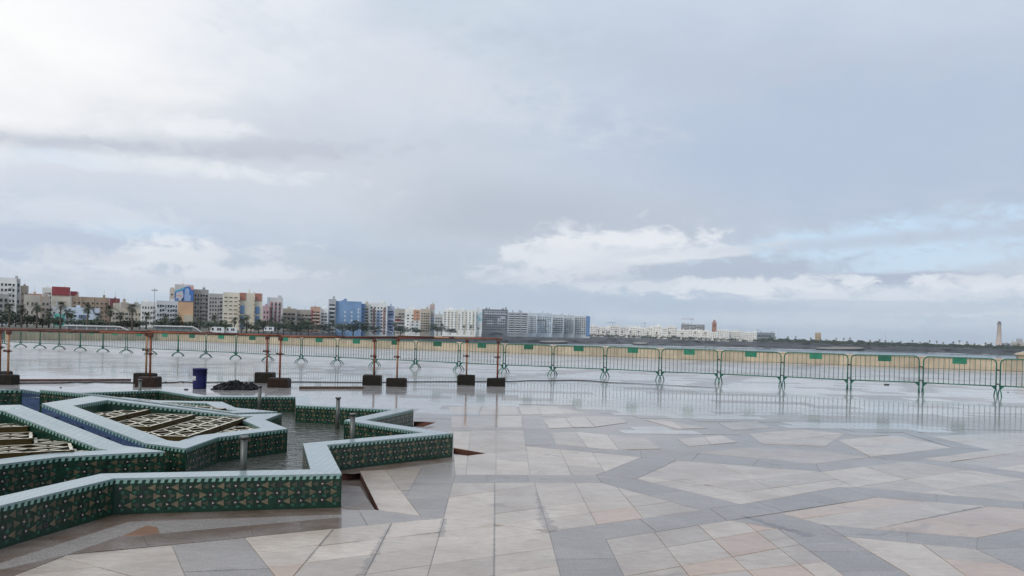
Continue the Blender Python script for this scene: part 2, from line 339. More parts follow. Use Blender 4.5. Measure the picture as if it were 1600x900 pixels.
# ------------------------------------------------------------------ mesh helpers
class MB:
    def __init__(s): s.v = []; s.f = []; s.mi = []; s.sm = []
    def face(s, pts, mi=0, smooth=False):
        i = len(s.v); s.v += [tuple(p) for p in pts]; s.f.append(tuple(range(i, i + len(pts)))); s.mi.append(mi); s.sm.append(smooth)
    def add(s, vs, fs, mi=0, smooth=False):
        i = len(s.v); s.v += [tuple(p) for p in vs]
        for f in fs: s.f.append(tuple(i + k for k in f)); s.mi.append(mi); s.sm.append(smooth)
    def box(s, x0, x1, y0, y1, z0, z1, mi=0, M=None):
        vs = [Vector((x, y, z)) for z in (z0, z1) for y in (y0, y1) for x in (x0, x1)]
        if M is not None: vs = [M @ v for v in vs]
        s.add(vs, [(0, 2, 3, 1), (4, 5, 7, 6), (0, 1, 5, 4), (1, 3, 7, 5), (3, 2, 6, 7), (2, 0, 4, 6)], mi)
    def prism(s, poly, z0, z1, mi=0, mside=None):
        n = len(poly); a = sum(poly[i][0] * poly[(i + 1) % n][1] - poly[(i + 1) % n][0] * poly[i][1] for i in range(n))
        if a < 0: poly = poly[::-1]
        ms = mi if mside is None else mside
        vs = [(p[0], p[1], z0) for p in poly] + [(p[0], p[1], z1) for p in poly]
        s.add(vs, [tuple(range(n, 2 * n))], mi); k = len(s.v) - 2 * n
        for i in range(n):
            j = (i + 1) % n
            s.f.append((k + i, k + j, k + n + j, k + n + i)); s.mi.append(ms); s.sm.append(False)
        s.f.append(tuple(k + i for i in range(n - 1, -1, -1))); s.mi.append(ms); s.sm.append(False)
    def tube(s, pts, r, n=8, mi=0, cap=True):
        pts = [Vector(p) for p in pts]; rs = r if isinstance(r, (list, tuple)) else [r] * len(pts)
        vs = []; prev = None
        for i, p in enumerate(pts):
            d = (pts[min(i + 1, len(pts) - 1)] - pts[max(i - 1, 0)]).normalized()
            if prev is None:
                a = d.orthogonal().normalized()
            else:
                a = (prev - d * prev.dot(d)).normalized()
            prev = a; b = d.cross(a)
            vs += [p + (a * math.cos(2 * PI * k / n) + b * math.sin(2 * PI * k / n)) * rs[i] for k in range(n)]
        fs = []
        for i in range(len(pts) - 1):
            for k in range(n):
                q = (k + 1) % n; fs.append((i * n + k, i * n + q, (i + 1) * n + q, (i + 1) * n + k))
        s.add(vs, fs, mi, True)
        if cap:
            j = len(s.v) - len(vs)
            s.f.append(tuple(j + k for k in range(n - 1, -1, -1))); s.mi.append(mi); s.sm.append(False)
            j += (len(pts) - 1) * n
            s.f.append(tuple(j + k for k in range(n))); s.mi.append(mi); s.sm.append(False)
    def lathe(s, prof, n=20, mi=0, c=(0, 0)):
        vs = [(c[0] + r * math.cos(2 * PI * k / n), c[1] + r * math.sin(2 * PI * k / n), z) for r, z in prof for k in range(n)]
        fs = [(i * n + k, i * n + (k + 1) % n, (i + 1) * n + (k + 1) % n, (i + 1) * n + k) for i in range(len(prof) - 1) for k in range(n)]
        s.add(vs, fs, mi, True)
    def mesh(s, name, mats):
        me = bpy.data.meshes.new(name); me.from_pydata(s.v, [], s.f)
        for m in (mats if isinstance(mats, (list, tuple)) else [mats]): me.materials.append(m)
        me.polygons.foreach_set('material_index', s.mi); me.polygons.foreach_set('use_smooth', s.sm); me.update()
        return me
    def build(s, name, mats, parent=None, loc=None):
        return put(name, s.mesh(name, mats), parent, loc)
def put(name, me, parent=None, loc=None, rz=0., sc=None):
    o = bpy.data.objects.new(name, me); C.objects.link(o)
    if parent is not None: o.parent = parent
    if loc is not None: o.location = loc
    if rz: o.rotation_euler = (0, 0, rz)
    if sc is not None: o.scale = sc
    return o
def tag(o, label=None, cat=None, group=None, kind=None):
    if label: o['label'] = label
    if cat: o['category'] = cat
    if group: o['group'] = group
    if kind: o['kind'] = kind
    return o
def thing(name, label, cat, loc=(0, 0, 0), rz=0., group=None):
    return tag(put(name, None, None, loc, rz), label, cat, group)
def copy_tree(o, parent=None):
    c = o.copy(); C.objects.link(c)
    if parent is not None: c.parent = parent
    for k in list(o.children): copy_tree(k, c)
    return c

def clip_half(poly, a, b, left=True):                        # part of poly on one side of the line a-b
    def sd(p):
        v = (b[0] - a[0]) * (p[1] - a[1]) - (b[1] - a[1]) * (p[0] - a[0])
        return v if left else -v
    out = []
    for i in range(len(poly)):
        p, q = poly[i], poly[(i + 1) % len(poly)]; dp, dq = sd(p), sd(q)
        if dp >= 0: out.append(p)
        if (dp > 0 > dq) or (dp < 0 < dq):
            k = dp / (dp - dq); out.append((p[0] + (q[0] - p[0]) * k, p[1] + (q[1] - p[1]) * k))
    return out
def area(p): return .5 * sum(p[i][0] * p[(i + 1) % len(p)][1] - p[(i + 1) % len(p)][0] * p[i][1] for i in range(len(p)))
def ccw(p): return p if area(p) > 0 else p[::-1]
def offset(poly, d):                                         # move every edge of a ccw polygon inwards by d
    n = len(poly); L = []
    for i in range(n):
        p, q = Vector(poly[i]), Vector(poly[(i + 1) % n]); e = (q - p).normalized(); nn = Vector((-e.y, e.x))
        L.append((p + nn * d, e))
    out = []
    for i in range(n):
        (p, e), (q, g) = L[i - 1], L[i]; cr_ = e.x * g.y - e.y * g.x
        if abs(cr_) < 1e-4: out.append(tuple(q)); continue
        k = ((q.x - p.x) * g.y - (q.y - p.y) * g.x) / cr_
        out.append(tuple(p + e * k))
    return out
def inside(p, poly):
    c = False
    for i in range(len(poly)):
        a, b = poly[i], poly[i - 1]
        if (a[1] > p[1]) != (b[1] > p[1]) and p[0] < (b[0] - a[0]) * (p[1] - a[1]) / (b[1] - a[1]) + a[0]: c = not c
    return c

exec_parts = []
# ================================================================== SETTING: square, land, sea
FC = (-6.316, 9.299); PHI = .019                             # fountain centre and turn
def pol(r, deg): a = math.radians(deg) + PHI; return (r * math.cos(a), r * math.sin(a))
RT, RN, IT, IN_, PT, PN = 5.653, 4.583, 5.309, 4.312, 3.716, 3.318
WALL = [(34.0, 46.5), (10.7, 58.5), (-13.4, 70.3), (-33.9, 81.2), (-35.6, 80.2), (-41.2, 65.5), (-48.5, 47.), (-58., 24.), (-62., -6.)]

from mathutils.geometry import tessellate_polygon
PITS = [[(708.7, 699.5), (708.7, 709.5), (731, 712), (761, 708.2)], [(646.5, 657.5), (646, 666.3), (660, 667), (680.5, 659.8)],
        [(531, 739.5), (562, 736), (592.5, 797), (585, 795), (566, 766), (531, 766)]]
PITW = [[gp(*p) for p in q] for q in PITS]
def base_sheet():
    out = [(-62, -6), (60, -6), (60, 33)] + WALL
    loops = [[Vector((x, y, 0)) for x, y in out]] + [[Vector((x, y, 0)) for x, y in ccw(q)[::-1]] for q in PITW]
    flat = [v for l in loops for v in l]; m = MB()
    for t in tessellate_polygon(loops):
        p = [flat[i] for i in t]
        if area([v[:2] for v in p]) < 0: p = p[::-1]
        m.face([(v.x, v.y, -.005) for v in p], 0)
    for q in PITW:                                            # pocket sides and floor
        q = ccw(q)
        for i in range(len(q)):
            c, d = q[i], q[(i + 1) % len(q)]
            m.face([(*d, -.075), (*c, -.075), (*c, -.005), (*d, -.005)], 1)
        m.face([(*p, -.075) for p in q], 2)
    m.box(-62, 60, -6.0, -5.9, -6, -.006)
    return tag(m.build('plaza', [M_GRANITE, M_PITSIDE, M_BROWNREFL]), kind='structure')
plaza = base_sheet()

def tile_mesh(mb, poly, z, lift=(0, 0), mi=0, gap=.0024, depth=.006):
    p = ccw(poly); q = offset(p, gap); q2 = offset(p, gap + .003)
    if area(q2) <= 0: return False
    cx = sum(v[0] for v in q) / len(q); cy = sum(v[1] for v in q) / len(q)
    f = lambda v, dz: (v[0], v[1], z + dz + (v[0] - cx) * lift[0] + (v[1] - cy) * lift[1])
    n = len(q)
    vs = [f(v, 0) for v in q2] + [f(v, -.0015) for v in q] + [f(v, -depth) for v in q]
    fs = [tuple(range(n))]
    for i in range(n):
        j = (i + 1) % n
        fs += [(i + n, j + n, j, i), (i + 2 * n, j + 2 * n, j + n, i + n)]
    mb.add(vs, fs, mi)
    return True
def cut_pits(poly):
    out = [poly]
    for q in PITW[:2]:
        q = ccw(q); new = []
        for p in out:
            rem = p
            for i in range(len(q)):
                a, b_ = q[i], q[(i + 1) % len(q)]
                o = clip_half(rem, a, b_, False)
                if len(o) > 2 and abs(area(o)) > .002: new.append(o)
                rem = clip_half(rem, a, b_, True)
                if len(rem) < 3: break
        out = new
    return out
G_, W_, P_, R_, B_ = 'granite', 'marble', 'pink', 'rust', 'brown'
TM = {B_: M_BROWNREFL, G_: M_GRANITE, W_: M_MARBLE, P_: M_PINK, R_: M_RUSTST}
# every region: kind, outline and joint lines, measured on the paving
REG = [
 (W_, [(383,840),(693,809),(858,830),(876,900),(910,1040),(540,1040),(430,900)],
   [(520,827,476,879),(611,819,572,895),(694,810,668,900),(773,755,772,900),(404,862,602,841),(417,887,774,842),(572,897,864,856),(772,899,870,884),(602,841,774,820)]),
 (W_, [(693,809),(707,754),(940,754),(1095,797),(858,830)],
   [(773,755,773,820),(835,754,857,830),(898,754,933,820),(977,776,1006,811),(915,784,1005,772),(928,800,988,792),(773,767,838,758)]),
 (G_, [(707,754),(711,742),(932,742),(940,754)], [(762,742,760,754),(824,742,826,754)]),
 (G_, [(932,742),(1003,714),(1057,719),(995,748)], []),
 (G_, [(932,742),(995,748),(1158,788),(1095,797),(940,754)], [(1020,773,1069,766),(995,748,940,747)]),
 (G_, [(858,830),(1095,797),(1158,788),(1215,801),(1140,813),(947,843)], [(1000,811,1026,831),(1110,795,1136,813)]),
 (G_, [(1158,788),(1310,761),(1370,777),(1215,801)], [(1185,785,1225,799),(1262,770,1318,784)]),
 (G_, [(858,830),(947,843),(975,900),(1040,1040),(910,1040),(876,900)], [(897,873,961,873)]),
 (W_, [(947,843),(1140,813),(1216,826),(1308,891),(1500,1040),(1040,1040),(975,900)],
   [(1022,831,1077,900),(1092,821,1148,873),(1185,832,1300,920),(960,869,1150,836),(985,899,1219,856),(1077,900,1290,878)]),
 (G_, [(1140,813),(1222,802),(1285,819),(1320,838),(1216,826)], [(1180,808,1250,830)]),
 (G_, [(1285,819),(1415,831),(1528,840),(1525,858),(1420,848),(1320,838)], [(1418,831,1417,848)]),
 (G_, [(1216,826),(1320,838),(1410,892),(1640,1040),(1500,1040),(1308,891)], [(1280,861,1356,861),(1300,893,1410,890)]),
 (W_, [(1222,802),(1370,777),(1463,785),(1620,797),(1650,815),(1528,840),(1415,831),(1285,819)], [(1387,822,1531,793),(1250,811,1440,784)]),
 (G_, [(1310,761),(1337,761),(1463,772),(1600,784),(1750,797),(1750,808),(1600,795),(1463,785),(1370,777)], [(1463,772,1463,785),(1597,780,1600,797)]),
 (G_, [(1528,840),(1650,815),(1900,860),(1900,1040),(1700,960),(1595,890),(1525,858)], [(1528,858,1700,850),(1580,829,1680,838)]),
 (W_, [(1320,838),(1420,848),(1525,858),(1595,890),(1700,950),(1640,1040),(1410,892)], [(1364,862,1590,884),(1473,873,1510,900),(1420,900,1600,925)]),
 (W_, [(995,748),(1057,719),(1282,737),(1337,761),(1310,761),(1158,788)],
   [(1062,750,1200,735),(1087,759,1280,737),(1115,775,1307,749),(1060,745,1170,775),(1172,769,1218,776),(1130,728,1206,763)]),
 (W_, [(1282,737),(1420,721),(1506,733),(1600,749),(1750,770),(1750,797),(1600,784),(1463,772),(1337,761)], [(1337,761,1560,727),(1430,770,1640,745),(1350,729,1500,775)]),
 (G_, [(1000,704),(1087,707),(1275,725),(1282,737),(1057,719),(1003,714)], [(1092,708,1080,721),(1187,716,1175,729)]),
 (G_, [(1275,725),(1361,714),(1488,699),(1546,703),(1420,721),(1282,737)], [(1361,714,1420,721)]),
 (G_, [(1444,717),(1506,724),(1600,738),(1750,757),(1750,770),(1600,749),(1506,733),(1420,721)], []),
 (W_, [(1308,687),(1400,680),(1488,699),(1385,711),(1361,714)], []),
 (G_, [(1386,664),(1418,678),(1488,699),(1546,703),(1458,682)], []),
 (W_, [(1458,682),(1546,703),(1600,695),(1760,690),(1700,676),(1560,676)], [(1500,680,1650,694)]),
 (W_, [(1444,717),(1546,703),(1600,695),(1760,690),(1760,757),(1600,738)], [(1510,718,1640,700),(1560,731,1700,712)]),
 (W_, [(1087,707),(1180,698),(1280,705),(1361,714),(1275,725)], []),
 (G_, [(817,652),(849,654),(867,694),(822,697)], [(818,670,856,670)]),
 (G_, [(705,668),(817,668),(818,673),(704,673)], []),
 (G_, [(822,697),(867,694),(930,700),(1000,704),(1003,714),(885,703)], []),
 (W_, [(704,673),(818,673),(822,697),(828,742),(711,742),(709,715)], [(775,672,775,742),(735,672,728,742),(640,718,760,708),(776,733,830,736)]),
 (W_, [(822,697),(885,703),(1003,714),(932,742),(828,742)], [(875,702,893,742),(925,706,940,730),(828,724,885,727),(885,715,937,724)]),
 (W_, [(862,676),(905,675),(1012,685),(1033,701),(960,703),(868,694)], [(900,675,918,700),(950,680,968,703)]),
 (W_, [(848,655),(915,650),(970,652),(980,660),(930,667),(858,669)], [(883,652,895,668),(915,651,930,667)]),
 (W_, [(640,690),(704,673),(709,715),(700,712),(660,705)], []),
 (W_, [(705,651),(815,650),(816,668),(705,668)], [(735,650,732,668),(776,650,776,668)]),
 (W_, [(700,636),(752,634),(745,647),(708,648)], []),
 (W_, [(755,634),(806,634),(812,648),(748,648)], [(778,634,777,648)]),
 (W_, [(810,634),(868,635),(920,646),(815,648)], [(840,634,846,648),(872,636,884,647)]),
 (W_, [(1008,656),(1050,658),(1106,669),(1060,670)], [(1050,658,1072,670)]),
 (W_, [(1122,661),(1180,658),(1205,668),(1145,672)], []),
 (W_, [(1170,678),(1245,671),(1320,677),(1290,697),(1190,693)], [(1200,690,1300,680)]),
 (W_, [(1058,686),(1128,680),(1152,691),(1076,697)], [(1100,682,1112,695)]),
 # left foot of the picture
 (G_, [(270,854),(382,840),(430,900),(540,1040),(355,1040),(290,900)], [(296,893,420,888)]),
 (W_, [(103,868),(265,852),(270,854),(290,900),(355,1040),(-260,1040),(25,898)], [(25,897,275,875),(102,872,205,900),(60,940,330,912)]),
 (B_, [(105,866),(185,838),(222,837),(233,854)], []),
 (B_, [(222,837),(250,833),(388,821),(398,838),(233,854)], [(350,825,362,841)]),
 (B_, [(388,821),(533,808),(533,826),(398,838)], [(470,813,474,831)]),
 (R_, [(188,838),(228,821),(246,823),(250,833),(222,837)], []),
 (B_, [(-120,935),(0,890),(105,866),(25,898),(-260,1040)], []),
 (G_, [(533,796),(592,797),(657,806),(693,809),(533,826)], [(560,796,575,822)]),
 (G_, [(634,776),(652,747),(668,735),(709,728),(711,742),(693,809),(657,806)], [(655,757,709,756),(636,779,701,780),(648,795,698,795)]),
 (W_, [(562,736),(659,731),(634,776),(657,806),(592,797)], [(533,766,639,766),(605,738,657,806)]),
]
LOW = [ # slabs of the sunken strip at the foot of the fountain
 [(533,735),(562,736),(578,766),(533,766)], [(533,766),(578,766),(592,797),(533,796)],
]
random.seed(3)
NEARPOLY = []
n_tiles = 0
for kind, poly, lines in REG:
    pw = ccw([gp(*p) for p in poly]); NEARPOLY.append(pw)
    pieces = [pw]
    for x0, y0, x1, y1 in lines:
        a, c = gp(x0, y0), gp(x1, y1); new = []
        for q in pieces:
            for side in (True, False):
                h = clip_half(q, a, c, side)
                if len(h) > 2 and abs(area(h)) > .012: new.append(h)
        pieces = new
    if any(inside(p, r_) for p in sum(PITW[:2], []) for r_ in [pw]): pieces = [k_ for q in pieces for k_ in cut_pits(q)]
    for q in pieces:
        q = [v for i, v in enumerate(q) if (Vector(v) - Vector(q[i - 1])).length > .004]
        if len(q) < 3: continue
        k = kind
        cxm = sum(v[0] for v in q) / len(q); cym = sum(v[1] for v in q) / len(q)
        if kind == W_ and cym < 7.2 and cxm > .6 and random.random() < .34: k = P_
        elif kind == W_ and random.random() < .06: k = P_
        mb = MB(); loc = [(v[0] - cxm, v[1] - cym) for v in q]
        tl = .0022 if kind == W_ else .0012
        if not tile_mesh(mb, loc, 0, (random.uniform(-tl, tl), random.uniform(-tl, tl))): continue
        nm = {B_: 'granite_slab', G_: 'granite_slab', W_: 'marble_slab', P_: 'marble_slab', R_: 'rusty_slab'}[k]
        mb.build(nm, TM[k], plaza, (cxm, cym, random.uniform(-.0008, .0008))); n_tiles += 1
print('slabs', n_tiles)

# far paving: rows of slabs crossed by straight granite bands; too many to pick apart
def far_slabs():
    mb = MB(); random.seed(11)
    w, h = 1.15, .82
    wallpoly = [(x, y) for x, y in WALL] + [(-62, -6), (60, -6), (60, 33)]
    starp = [(FC[0] + pol(RT + .35, k * 15)[0], FC[1] + pol(RT + .35, k * 15)[1]) for k in range(24)]
    for j in range(-2, 100):
        for i in range(-60, 62):
            cx = i * w + (j % 3) * .38; cy = j * h
            if cy < 0 and abs(cx) > 20: continue
            if not inside((cx, cy), wallpoly) or inside((cx, cy), starp): continue
            # leave the measured slabs in front alone
            u = cx / max(cy, .5) * FOC; v = FOC * EYE / max(cy, .5)
            px, py = 800 + u * cr - v * sr, HY + u * sr + v * cr
            if cy < 3.5 and abs(cx) < 9: continue
            if px > 640 and py > 650 and px < 1700: continue
            if 0 < cy < 18 and px <= 640 and -80 < px and py > 640: continue
            if any(inside((cx, cy), q) for q in NEARPOLY): continue
            g = 0
            for a, per, off in ((8, 6.1, 1.), (62, 6.1, 2.4), (122, 6.1, .4)):
                d = cx * -math.sin(math.radians(a)) + cy * math.cos(math.radians(a)) + off
                if abs((d % per) - per / 2) < .30: g = 1
            if random.random() < .07: g = 1
            tl = .0016
            tile_mesh(mb, [(cx - w/2, cy - h/2), (cx + w/2, cy - h/2), (cx + w/2, cy + h/2), (cx - w/2, cy + h/2)], -.0012,
                      (random.uniform(-tl, tl), random.uniform(-tl, tl)), g, .002, .005)
    ring2 = [(FC[0] + pol((RT if k % 2 == 0 else RN) + .42, k * 15)[0], FC[1] + pol((RT if k % 2 == 0 else RN) + .42, k * 15)[1]) for k in range(24)]
    w, h = .62, .46; a = math.radians(8); ca, sa = math.cos(a), math.sin(a)
    for j in range(6, 42):
        for i in range(-8, 40):
            c0 = (i * w + (j % 2) * .31, j * h); q = [(c0[0] + x, c0[1] + y) for x, y in ((-w/2, -h/2), (w/2, -h/2), (w/2, h/2), (-w/2, h/2))]
            q = [(x * ca - y * sa, x * sa + y * ca) for x, y in q]; c = (sum(p[0] for p in q) / 4, sum(p[1] for p in q) / 4)
            v = FOC * EYE / max(c[1], .5); px, py = 800 + c[0] / max(c[1], .5) * FOC, HY + c[0] / max(c[1], .5) * FOC * sr + v * cr
            if not (px > 560 and 645 < py < 960 and px < 1900) or c[0] < -2.5: continue
            if any(inside(p, g) for p in q + [c] for g in NEARPOLY) or any(inside(p, ring2) for p in q) or any(inside(p, g) for p in q for g in PITW): continue
            n1_ = noise.noise(Vector((c[0] * .55, c[1] * .55, 4)))
            tile_mesh(mb, q, -.001, (random.uniform(-.001, .001), random.uniform(-.001, .001)), 0 if n1_ > .12 else 1, .002, .004)
    o = mb.build('far_paving_slab', [M_FARSTONE, M_GRANITE], plaza); tag(o, kind='stuff')
    at_ = o.data.attributes.new('tone', 'FLOAT', 'FACE'); val = 0.; out = []
    for f_ in mb.f:
        if len(out) % 9 == 0: val = random.uniform(-.16, .10)
        out.append(val)
    at_.data.foreach_set('value', out)
far_slabs()
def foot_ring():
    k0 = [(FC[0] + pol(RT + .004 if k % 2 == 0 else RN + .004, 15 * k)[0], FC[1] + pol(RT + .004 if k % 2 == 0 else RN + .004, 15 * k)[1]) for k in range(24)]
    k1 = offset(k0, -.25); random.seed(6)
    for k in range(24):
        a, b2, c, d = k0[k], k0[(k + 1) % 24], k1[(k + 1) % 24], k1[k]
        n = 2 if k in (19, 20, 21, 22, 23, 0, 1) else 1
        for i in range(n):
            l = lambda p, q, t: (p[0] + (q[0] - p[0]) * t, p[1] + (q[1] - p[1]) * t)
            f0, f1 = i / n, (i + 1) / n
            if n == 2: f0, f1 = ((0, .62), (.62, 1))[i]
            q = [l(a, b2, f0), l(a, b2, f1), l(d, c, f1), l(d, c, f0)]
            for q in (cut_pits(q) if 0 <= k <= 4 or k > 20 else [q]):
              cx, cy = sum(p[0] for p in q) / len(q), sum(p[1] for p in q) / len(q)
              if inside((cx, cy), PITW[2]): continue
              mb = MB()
              if tile_mesh(mb, [(p[0] - cx, p[1] - cy) for p in q], 0, (random.uniform(-.001, .001),) * 2, 0, .002, .004): mb.build('foot_slab', M_BROWNREFL, plaza, (cx, cy, -.0016))
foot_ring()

# ------------------------------------------------------------------ sea and land
SEA = -10.5
b = MB(); b.face([(-4500, 20, SEA), (4500, 20, SEA), (4500, 5500, SEA), (-4500, 5500, SEA)])
tag(b.build('sea', M_SEA), kind='structure')
SH = [(-400, 100, 522), (-150, 100, 521), (0, 100, 520), (150, 104, 521), (300, 110, 521), (345, 160, 521), (400, 300, 519.2), (500, 480, 520.0), (600, 700, 520.8), (700, 950, 521.2), (800, 1150, 522.2),
      (880, 1300, 524), (1000, 1400, 528.5), (1100, 1450, 531.5), (1260, 1450, 536.2), (1400, 1450, 540.8), (1600, 1450, 546.3), (1800, 1450, 551), (2100, 1450, 556)]
def shore(px):
    for (a, r, y), (a2, r2, y2) in zip(SH, SH[1:]):
        if a <= px <= a2:
            k = (px - a) / (a2 - a); return r + (r2 - r) * k, y + (y2 - y) * k
    return SH[0][1:] if px < SH[0][0] else SH[-1][1:]
def land_z(px, R):
    r0, yt = shore(px); r1 = r0 + 16 + r0 * .012
    zt = max(-2.2, at(px, yt, r1).z)
    return zt + max(0, R - r1) * .0015
def at_ground(px, R):
    p = at(px, 520, R); return Vector((p.x, p.y, land_z(px, R)))
b = MB(); cols = list(range(-400, 2101, 10)); rows = 0; vs = []
for px in cols:
    r0, yt = shore(px); r1 = r0 + 16 + r0 * .012; zt = land_z(px, r1)
    prof = []
    for k in range(6):
        q = k / 5; rr = r0 + (r1 - r0) * q
        jz = (noise.noise(Vector((px * .07, q * 4, 1.3))) * 1.6 if 0 < k < 5 else 0)
        jr = noise.noise(Vector((px * .11, q * 3, 7))) * 5 * (r0 / 500 if r0 > 300 else .2)
        prof.append((rr + jr, SEA - 1.0 + (zt - SEA + 1.0) * q + jz * (1 if r0 > 250 else .1)))
    for rr in (r1 + 12, r1 * 1.15 + 20, r1 * 1.5 + 40, 2600, 4200):
        rr = max(rr, r1 + 15); prof.append((rr, zt + (rr - r1) * .0015))
    for rr, z in prof:
        p = at(px, 520, rr); vs.append((p.x, p.y, z))
    rows = len(prof)
fs = []; 
for i in range(len(cols) - 1):
    for k in range(rows - 1):
        a = i * rows + k; fs.append((a, a + rows, a + rows + 1, a + 1))
b.add(vs, fs, 0, True)
for n, (i, k) in enumerate([(i, k) for i in range(len(cols) - 1) for k in range(rows - 1)]):
    b.mi[n] = 1 if k >= 5 else 0
tag(b.build('coast', [M_ROCK, M_LAND]), kind='structure')
def beach(px0, px1, y0, y1, name='beach'):
    b = MB(); n = 14; top = []; bot = []
    for i in range(n + 1):
        px = px0 + (px1 - px0) * i / n; r0, yt = shore(px); w = math.sin(PI * i / n) ** .6
        ym = (y0 + y1) / 2; a = max(r0 - 70, 40)
        p = at(px, ym, a); q = at(px, ym, r0 + 9)
        hz = (y1 - y0) / 2 * w * r0 / FOC
        zc = at(px, ym, r0 - 2).z
        top.append((q.x, q.y, zc + hz)); bot.append((p.x, p.y, max(SEA + .25, zc - hz - .2)))
    for i in range(n): b.face([bot[i], bot[i + 1], top[i + 1], top[i]], 0, True)
    return tag(b.build(name, M_BEACH), kind='structure')
beach(988, 1012, 534.5, 536.8); beach(843, 886, 532.4, 534.2); beach(1275, 1350, 541.8, 544.8)

# ------------------------------------------------------------------ parapet wall of the square
def parapet():
    root = thing('parapet_wall', 'long low tan stone wall along the far edge of the wet square', 'wall')
    H, T, L = .66, .42, 1.55
    bl = MB(); bl.box(-.5, .5, -.5, .5, 0, 1); 
    n = 0
    meshes = []
    for v in range(3):
        m = MB(); e = .012
        m.add([(-.5, 0, 0), (.5, 0, 0), (.5, 0, 1), (-.5, 0, 1), (-.5 + e, -.03, .02), (.5 - e, -.03, .02), (.5 - e, -.03, .985), (-.5 + e, -.03, .985)],
              [(4, 5, 6, 7), (0, 1, 5, 4), (1, 2, 6, 5), (2, 3, 7, 6), (3, 0, 4, 7)])
        meshes.append(m.mesh('wall_block', M_SAND))
    cap = MB(); cap.box(-.498, .498, -.07, .5, 0, .075); capm = cap.mesh('coping_stone', M_SANDCAP)
    for (x0, y0), (x1, y1) in zip(WALL, WALL[1:6]):
        d = Vector((x1 - x0, y1 - y0, 0)); ln = d.length; d.normalize(); ang = math.atan2(d.y, d.x) + PI
        nrm = Vector((-math.sin(ang), math.cos(ang), 0))          # away from the square
        k = max(1, round(ln / L)); st = ln / k
        core = MB(); M = Matrix.Translation((x0, y0, 0)) @ Matrix.Rotation(math.atan2(d.y, d.x), 4, 'Z')
        core.box(0, ln, -T, -.001, -.05, H - .003, 0, M)
        core.build('wall_core', M_SAND, root)
        for i in range(k):
            p = Vector((x0, y0, 0)) + d * st * (i + .5)
            o = put('wall_block', meshes[n % 3], root, p, ang, (st, 1 + random.uniform(-.2, .3), H)); n += 1
            c = put('coping_stone', capm, root, p + Vector((0, 0, H)), ang, (st, 1, 1))
    # raised end block at the right
    p = Vector(gp(1606, 580) + (0,)); M = Matrix.Translation(p) @ Matrix.Rotation(math.radians(-27), 4, 'Z')
    e = MB(); e.box(-.55, 1.6, -.3, .7, -.02, .98, 0, M)
    e.add([M @ Vector(q) for q in ((-.68, -.4, .98), (1.7, -.4, .98), (1.7, .8, .98), (-.68, .8, .98), (-.68, -.4, 1.05), (.1, -.4, 1.3), (1.7, -.4, 1.3), (1.7, .8, 1.3), (.1, .8, 1.3), (-.68, .8, 1.05))],
          [(0, 1, 6, 5, 4), (4, 5, 8, 9), (5, 6, 7, 8), (1, 2, 7, 6), (2, 3, 9, 8, 7), (3, 0, 4, 9), (0, 3, 2, 1)], 1)
    e.build('end_block', [M_SAND, M_SANDCAP], root)
parapet()

# ================================================================== FOUNTAIN
FZ = -.03                                                    # paving level at its foot
def tri_mesh(pts, y1, m, name):                              # thin tile in the x-z plane, front towards -y
    mb = MB(); n = len(pts)
    mb.add([(x, 0, z) for x, z in pts] + [(x, -y1, z) for x, z in pts],
           [tuple(range(n, 2 * n))] + [(i, (i + 1) % n, n + (i + 1) % n, n + i) for i in range(n)])
    return mb.mesh(name, m)
BEI = [(-.029, 0), (.026, -.026), (.026, .026)]
OLI = [(-.024, 0), (.022, -.023), (.022, .023)]
BLK = [(-.022, -.004), (-.008, -.024), (.022, -.020), (.012, 0), (.022, .020), (-.008, .024), (-.022, .004)]
WHT = [(.010, 0), (-.007, .0085), (-.007, -.0085)]
flip = lambda P: [(-x, z) for x, z in P]
TILES = {}
for nm, P, th, m in (('beige', BEI, .003, M_ZBEIGE), ('olive', OLI, .0022, M_ZOLIVE), ('black', BLK, .0022, M_ZBLACK), ('white', WHT, .004, M_ZWHITE)):
    TILES[nm, 1] = (P, th, tri_mesh(P, th, m, 'glazed_tile')); TILES[nm, -1] = (flip(P), th, tri_mesh(flip(P), th, m, 'glazed_tile'))
ZM = [M_ZGREEN, M_ZBEIGE, M_ZOLIVE, M_ZBLACK, M_ZWHITE, M_ZTRIM, M_ZTEAL]
ZI = {'beige': 1, 'olive': 2, 'black': 3, 'white': 4}
